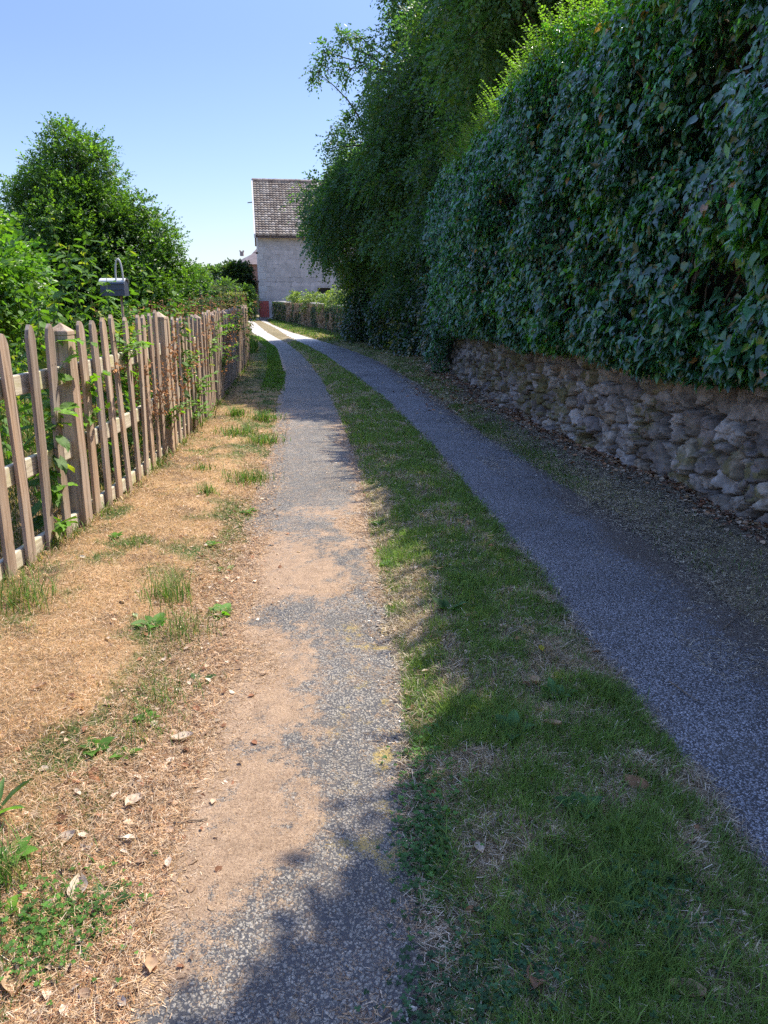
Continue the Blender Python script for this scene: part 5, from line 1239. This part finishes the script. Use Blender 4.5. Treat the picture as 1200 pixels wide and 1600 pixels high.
for i, (px, y, ztop, w_, lab) in enumerate([(508, 34.8, 1.6, .38, 'bright yellow green bush rising behind the low wall below the tree'), (526, 33.0, 1.75, .48, 'yellow green bush tucked under the tree edge behind the low wall'), (456, 43.5, 1.6, .35, 'small leafy shoots sticking up over the left part of the low wall'), (482, 38.5, 1.55, .4, 'low leafy shoots over the middle of the low wall')]):
    c_ = at(px, 470, y); tree('garden_shrub', lab, (c_.x + .4, y, .0), [(c_.x + .2, y, ztop - w_, w_, w_ * 1.3, w_), (c_.x + .5, y + .3, ztop - w_ * 1.5, w_, w_, w_)], 3000, .075, (.12, .17, .045), cat='shrub', trunk_r=.03, spray=.3, sub=12, stems=3, hue=(.20, .23, .07), huef=.4)

# far house beyond the barn
def far_house():
    y = 82; L_ = at(343, 420, y).x; Rr = at(440, 420, y).x; base = 0
    ez = at(343, 421, y).z; rz_ = at(380, 398, y + 3).z
    root = empty('house', ((L_ + Rr) / 2, y, 0), 'distant house whose grey hipped roof and chimney show left of the barn', 'house'); O = Vector(((L_ + Rr) / 2, y, 0)); w_ = (Rr - L_) / 2
    m = MB(); m.box((0, 3.5, ez / 2), (2 * w_ - .6, 6.4, ez)); m.build('wall', simple('house render', (.42, .33, .27), .9, nscale=2), root)
    m = MB(); rx = w_ - 2.6
    v = [(-w_, 0, ez - .1), (w_, 0, ez - .1), (w_, 7, ez - .1), (-w_, 7, ez - .1), (-rx, 3.5, rz_), (rx, 3.5, rz_ + .1)]
    m.add(v, [(0, 1, 5, 4), (1, 2, 5), (2, 3, 4, 5), (3, 0, 4), (0, 3, 2, 1)]); rf = m.build('roof', simple('slate', (.13, .11, .115), .7, nscale=3), root)
    m = MB(); px_ = at(378, 396, y + 3.5); m.box((px_.x - O.x, 3.5, rz_ + .12), (.34, .5, .45)); m.box((px_.x - O.x - .17, 3.5, rz_ + .40), (.10, .5, .12)); m.box((px_.x - O.x + .17, 3.5, rz_ + .40), (.10, .5, .12)); m.build('chimney', simple('chimney', (.3, .24, .22), .9), rf)
    # neighbouring gable roof cut by the barn
    y2 = 66; a = at(389, 402, y2 + 3); b_ = at(404, 387, y2 + 3); r2 = empty('house', (b_.x, y2, 0), 'small brown roofed house squeezed between far house and barn', 'house')
    m = MB(); e2 = at(388, 412, y2).z; m.box((1.2, 3, e2 / 2), (3.6, 6, e2)); m.build('wall', simple('brown wall', (.26, .15, .12), .9), r2)
    m = MB(); m.add([(-.9, -.2, e2 - .05), (3.4, -.2, e2 - .05), (3.4, 3, b_.z + .5), (-.1, 3, b_.z), (3.4, 6.2, e2 - .05), (-.9, 6.2, e2 - .05)], [(0, 1, 2, 3), (3, 2, 4, 5), (0, 3, 5)]); m.build('roof', simple('brown slate', (.14, .105, .10), .7, nscale=3), r2)
far_house()
y_ = 60; c_ = at(391, 487, y_); m = MB(); m.box((0, 0, .24), (.75, .35, .55)); m.box((0, 0, .545), (.82, .42, .06)); o = m.build('low_white_wall', simple('white masonry', (.78, .77, .74), .8, nscale=6, var=.1), bevel=.01); o.location = (c_.x, y_, 0); tag(o, 'short white masonry block beside the barn gable at the lane end', 'low wall')
c_ = at(398.3, 485, 56); m = MB(); m.box((0, 0, .65), (.16, .16, 1.3)); m.box((0, 0, 1.33), (.22, .22, .07)); o = m.build('gate_post', simple('grey post', (.36, .34, .33), .8), bevel=.01); o.location = (c_.x, 56, 0); tag(o, 'pale stone gate post just left of the barn corner', 'post')

# ------------------------------------------------------------------ small plants and leaves lying in the foreground
def rosette(px, py, label, n=9, leaf=.07, col=(.075, .17, .03), tpl=LEAF6, up=.35, seed=0, w=1.0, name='rosette_weed', cat='weed', group='green weeds on the left verge'):
    x, y = gp(px, py, .03); r = np.random.default_rng(seed or int(px * 7 + py)); z = float(gz(x, y))
    a = np.linspace(0, 6.28, n, endpoint=False) + r.normal(0, .25, n); u = up * (.5 + r.random(n))
    P = np.stack([.006 * np.cos(a), .006 * np.sin(a), np.full(n, z + .006)], 1); P[:, 2] = .006
    V, F, k = scatter(tpl[0], tpl[1], P, np.stack([np.cos(a), np.sin(a), u], 1), np.stack([-np.cos(a) * u, -np.sin(a) * u, np.ones(n)], 1) + .25 * r.normal(0, 1, (n, 3)), np.stack([leaf * w * (.7 + .6 * r.random(n)), leaf * (.6 + .8 * r.random(n)), np.full(n, leaf)], 1))
    c = np.array(col) * (.7 + .6 * r.random((n, 1))); o = mesh_np(name, V, F, M_weed, col=np.repeat(c, k, 0)); o.location = (x, y, z); return tag(o, label, cat, group)
RS = [(345, 952, 'flat rosette weed at the upper edge of the sunny track', 10, .07), (312, 1056, 'dark green rosette weed on the track edge below the grass tufts', 9, .05), (148, 1168, 'bright dandelion rosette left of a pale fallen leaf', 8, .06), (196, 1172, 'small bright rosette weed right of the dandelion', 6, .05),
      (165, 1398, 'blue green rosette weed at the rim of the needle litter', 18, .05), (388, 796, 'flat rosette weed far up the left verge', 9, .06), (352, 885, 'small weed beside the track below the upper rosette', 6, .05), (330, 850, 'lone weed on the dry verge above the rosettes', 6, .05),
      (240, 975, 'leafy weed in the grass tuft', 8, .08), (22, 1350, 'crinkled green weed at the left frame edge', 9, .045), (230, 1115, 'small weed by the curled pale leaf', 6, .045), (590, 815, 'yellow green rosette at the left rim of the middle turf', 10, .05), (605, 878, 'second yellow green rosette lower on the middle turf rim', 10, .045), (180, 845, 'small weed near the foot of the first post', 7, .05)]
for i, (px, py, lab, n_, lf) in enumerate(RS): rosette(px, py, lab, n_, lf, col=(.10, .22, .03) if i not in (1, 4) else (.055, .12, .035))
rosette(-8, 1290, 'plantain with long upright ribbed leaves at the left frame edge', 9, .11, (.10, .19, .06), up=.8, w=.35, group=None)
rosette(8, 1432, 'plant with a broad round bright leaf at the left frame edge', 5, .042, (.14, .26, .03), up=.9, w=1.1, group=None)
for i, (px, py, lab) in enumerate([(960, 1462, 'broad dull green dock leaf in the lower middle turf'), (912, 1275, 'pale green dock leaf lying in the middle turf'), (868, 1092, 'dark green weed in the middle turf above the fallen leaves'), (800, 1152, 'bright grass green weed in the middle of the turf'), (985, 1390, 'weed with upright leaves near the right rim of the turf'), (700, 960, 'small weed high in the middle turf')]):
    rosette(px, py, lab, 5 + i % 3, .075, (.07, .16, .05), up=.6, group='green weeds in the middle turf')
def tuft(px, py, label, n=120, h=.10, rad=.06, col=(.10, .20, .035), group='grass tufts on the left verge'):
    x, y = gp(px, py, .02); z = float(gz(x, y)); r = np.random.default_rng(int(px * 3 + py))
    P = np.stack([r.normal(0, rad, n), r.normal(0, rad, n), np.zeros(n)], 1)
    V, F, k = blades(P, h * (.5 + .8 * r.random(n)), np.full(n, .0032) * max(1, y / 3.2), .2 + .8 * r.random(n), r.random(n) * 6.28, 3)
    c = np.array(col) * (.6 + .8 * r.random((n, 1))); c = np.where(r.random((n, 1)) < .2, np.array([.3, .27, .1]), c)
    o = mesh_np('grass_tuft', V, F, M_grass, col=np.repeat(c, k, 0)); o.location = (x, y, z); tag(o, label, 'grass tuft', group)
for px, py, n_, h, rad, lab in [(262, 935, 200, .13, .07, 'tall green grass tuft halfway down the left verge'), (285, 985, 200, .10, .09, 'wide grass tuft just below the tall one'), (250, 1090, 170, .08, .08, 'low grass tuft left of the dark rosette'), (225, 1140, 160, .07, .07, 'sparse grass tuft above the curled leaves'), (325, 775, 90, .08, .05, 'small grass tuft on the upper verge'),
        (370, 652, 160, .12, .06, 'bright grass tuft in the orange verge near the fence bend'), (372, 682, 200, .09, .12, 'broad grass patch below the bright tuft'), (412, 690, 200, .12, .10, 'green grass clump at the track edge, lower of two'), (412, 655, 200, .12, .10, 'green grass clump at the track edge, upper of two'), (388, 750, 240, .10, .10, 'green grass clump beside the track above the rosette'),
        (30, 950, 260, .16, .09, 'pale long grass spilling from under the nearest pickets'), (70, 1450, 240, .07, .08, 'green grass patch low at the left of the photo'), (318, 740, 70, .07, .04, 'tiny tuft between the fence and the track clumps'), (205, 860, 70, .06, .05, 'thin grass tuft on the dry verge by the fence'), (12, 1395, 90, .14, .03, 'stiff grass tuft at the left frame edge')]:
    tuft(px, py, lab, n_, h, rad)
CLOVER = ([(0, 0, 0), (.35, .25, .04), (.42, .7, .02), (0, .95, 0), (-.42, .7, .02), (-.35, .25, .04)], [(0, 1, 2), (0, 2, 3), (0, 3, 4), (0, 4, 5)])
def clover(px, py, n, sx_, sy_, label, col):
    x, y = gp(px, py, .02); r = np.random.default_rng(int(px + py)); P0 = np.stack([x + r.normal(0, sx_, n), y + r.normal(0, sy_, n), np.zeros(n)], 1); P0[:, 2] = gz(P0[:, 0], P0[:, 1]) + .012 + .03 * r.random(n)
    P = np.repeat(P0, 3, 0); a = np.repeat(r.random(n) * 6.28, 3) + np.tile([0, 2.1, 4.2], n); tn = np.repeat(.35 * r.normal(0, 1, (n, 3)), 3, 0) + np.array([0, 0, 1])
    V, F, k = scatter(CLOVER[0], CLOVER[1], P, np.stack([np.cos(a), np.sin(a), .15 + 0 * a], 1), tn, np.repeat(.006 + .006 * r.random(n), 3))
    c = np.repeat(np.array(col) * (.6 + .8 * r.random((n, 1))), 3 * k, 0); tag(mesh_np('clover', V, F, M_weed, col=c), label, 'clover', kind='stuff')
clover(800, 1525, 520, .10, .10, 'clover patch at the bottom of the middle turf', (.045, .12, .05)); clover(1010, 1440, 380, .09, .12, 'clover patch right of the dock leaf', (.05, .13, .05)); clover(670, 1215, 380, .05, .22, 'bright clover along the sunny rim of the turf', (.085, .19, .04))
clover(95, 1448, 380, .08, .09, 'green clover patch on the left verge', (.08, .19, .03)); clover(700, 1590, 380, .07, .09, 'clover at the bottom edge beside the dark tarmac', (.05, .12, .05)); clover(660, 1320, 500, .04, .12, 'clover creeping over the track edge', (.06, .15, .04))

def big_leaf(px, py, L, label, col, az, curl=.22, flip=1):
    x, y = gp(px, py, .03); z = float(max(gz(x, y), .010)) + (.022 if px > 620 else .006); n, k = 9, 5; v = []
    for i in range(n):
        f_ = i / (n - 1); wd = .30 * math.sin(math.pi * min(1, f_ * .93 + .05)) ** .8
        for j in range(k):
            s_ = (j / (k - 1) - .5) * 2; v.append((s_ * wd * L, (f_ - .5) * L, L * (curl * s_ * s_ * (1 - .3 * f_) + .10 * (f_ - .5) ** 2 * 2 + .02 * math.sin(9 * f_ + 3 * s_ + px)) * flip + (0 if flip > 0 else curl * L * .35)))
    f = [(i*k+j, i*k+j+1, (i+1)*k+j+1, (i+1)*k+j) for i in range(n-1) for j in range(k-1)]
    c = np.array([[q * (1 - .25 * (i % k == 2)) * (.85 + .3 * ((i * 7919) % 13) / 13) for q in col] for i in range(len(v))])
    o = mesh_np('fallen_leaf', v, np.array(f), M_dry, col=c, smooth=True); o.location = (x, y, z); o.rotation_euler = (random.gauss(0, .15), random.gauss(0, .15), az); tag(o, label, 'fallen leaf', 'large fallen leaves')
TAN = (.50, .33, .20); PAL = (.62, .50, .38); RUS = (.30, .13, .06); GRY = (.33, .25, .19)
for px, py, L, lab, col, az, fl in [(284, 1149, .075, 'pale fallen leaf on the orange litter of the sunny track', PAL, 1.9, 1), (208, 1246, .065, 'cream and tan folded leaf on the left verge', PAL, -.5, 1), (146, 1213, .07, 'rust brown curled leaf on the left verge', RUS, .8, -1), (122, 1385, .085, 'pale pair-like crumpled leaf low on the left verge', PAL, .2, 1),
        (20, 1532, .085, 'tan leaf with a rusty fold at the lower left corner', TAN, .4, 1), (63, 1084, .06, 'tan leaf on the dry grass near the left edge', TAN, 1.7, 1), (100, 1310, .07, 'pale leaf scrap above the green patch on the left', PAL, -.8, 1), (92, 1292, .05, 'dark rust leaf beside the pale scrap', RUS, .5, -1),
        (75, 1408, .05, 'cream leaf beside the green patch', PAL, 1.1, 1), (836, 1076, .055, 'tan upright leaf high in the middle turf', TAN, .3, 1), (993, 1230, .085, 'large rusty tan leaf in the middle turf', (.40, .21, .11), .9, -1), (862, 1146, .06, 'pale tan leaf in the middle of the turf', TAN, 1.5, 1),
        (834, 1546, .075, 'long rusty pink leaf beside the lowest clover patch', (.42, .24, .16), -.3, 1), (940, 1500, .08, 'folded two-tone brown leaf near the bottom of the turf', (.36, .2, .13), .9, -1), (1070, 1570, .075, 'broad tan leaf at the bottom right', TAN, 1.2, 1), (1096, 1590, .06, 'grey brown leaf touching the broad tan one', GRY, .1, -1),
        (906, 1088, .045, 'olive leaf standing near the right rim of the turf', (.3, .26, .1), .2, 1), (748, 1333, .04, 'small pale leaf in the left half of the turf', PAL, .4, 1), (1157, 1437, .03, 'tiny whitish leaf by the right rim of the turf', PAL, .7, 1), (190, 942, .035, 'dark curled leaf on the upper left verge', (.05, .03, .02), .9, -1),
        (212, 968, .04, 'pale green dropped leaf on the upper left verge', (.45, .55, .30), .6, 1), (130, 880, .04, 'whitish scrap under the first post of the fence', (.7, .65, .55), 1.2, 1), (960, 745, .05, 'pale leaf on the right track near the wall side', TAN, 1.3, 1), (235, 1500, .05, 'tan leaf on the needle litter at the bottom left', TAN, .2, 1), (845, 1028, .04, 'yellow leaf among the upper turf blades', (.5, .42, .04), .1, 1)]:
    big_leaf(px, py, L, lab, col, az, flip=fl)
def twig(pxs, label, r0=.003, z=.012):
    P = [Vector((*gp(px, py, z), 0)) for px, py in pxs]; P = [Vector((p.x, p.y, max(float(gz(p.x, p.y)), .008) + z)) for p in P]; O = P[0].copy(); m = MB()
    Q = []
    for a, b in zip(P[:-1], P[1:]):
        for j in range(4): Q.append(a.lerp(b, j / 4) + Vector((random.gauss(0, .002), random.gauss(0, .002), random.gauss(0, .001))) - O)
    Q.append(P[-1] - O); m.tube(Q, [r0 * (1 - .5 * i / len(Q)) for i in range(len(Q))], 6); o = m.build('twig', M_twig, smooth=True); o.location = O; tag(o, label, 'twig', 'twigs lying on the ground')
twig([(1018, 1410), (1008, 1445), (985, 1480)], 'crooked pale twig in the lower middle turf', .004, .03); twig([(806, 1480), (818, 1530)], 'short thick twig left of the lowest clover patch', .005); twig([(948, 1180), (985, 1215)], 'thin pale twig in the turf above the large rusty leaf'); twig([(998, 1127), (1030, 1150)], 'short twig on the right rim of the turf')
twig([(1045, 1068), (1090, 1098)], 'thin straw-like twig on the right track'); twig([(205, 1225), (238, 1268)], 'thin brown twig beside the folded cream leaf'); twig([(333, 918), (368, 940)], 'dark twig beside the upper flat rosette'); twig([(153, 1560), (158, 1598)], 'reddish stick at the bottom left edge', .004)
twig([(270, 1290), (325, 1282)], 'dark broken twig on the needle litter', .003); twig([(1160, 955), (1130, 985)], 'pale twig on the dark soil under the wall')
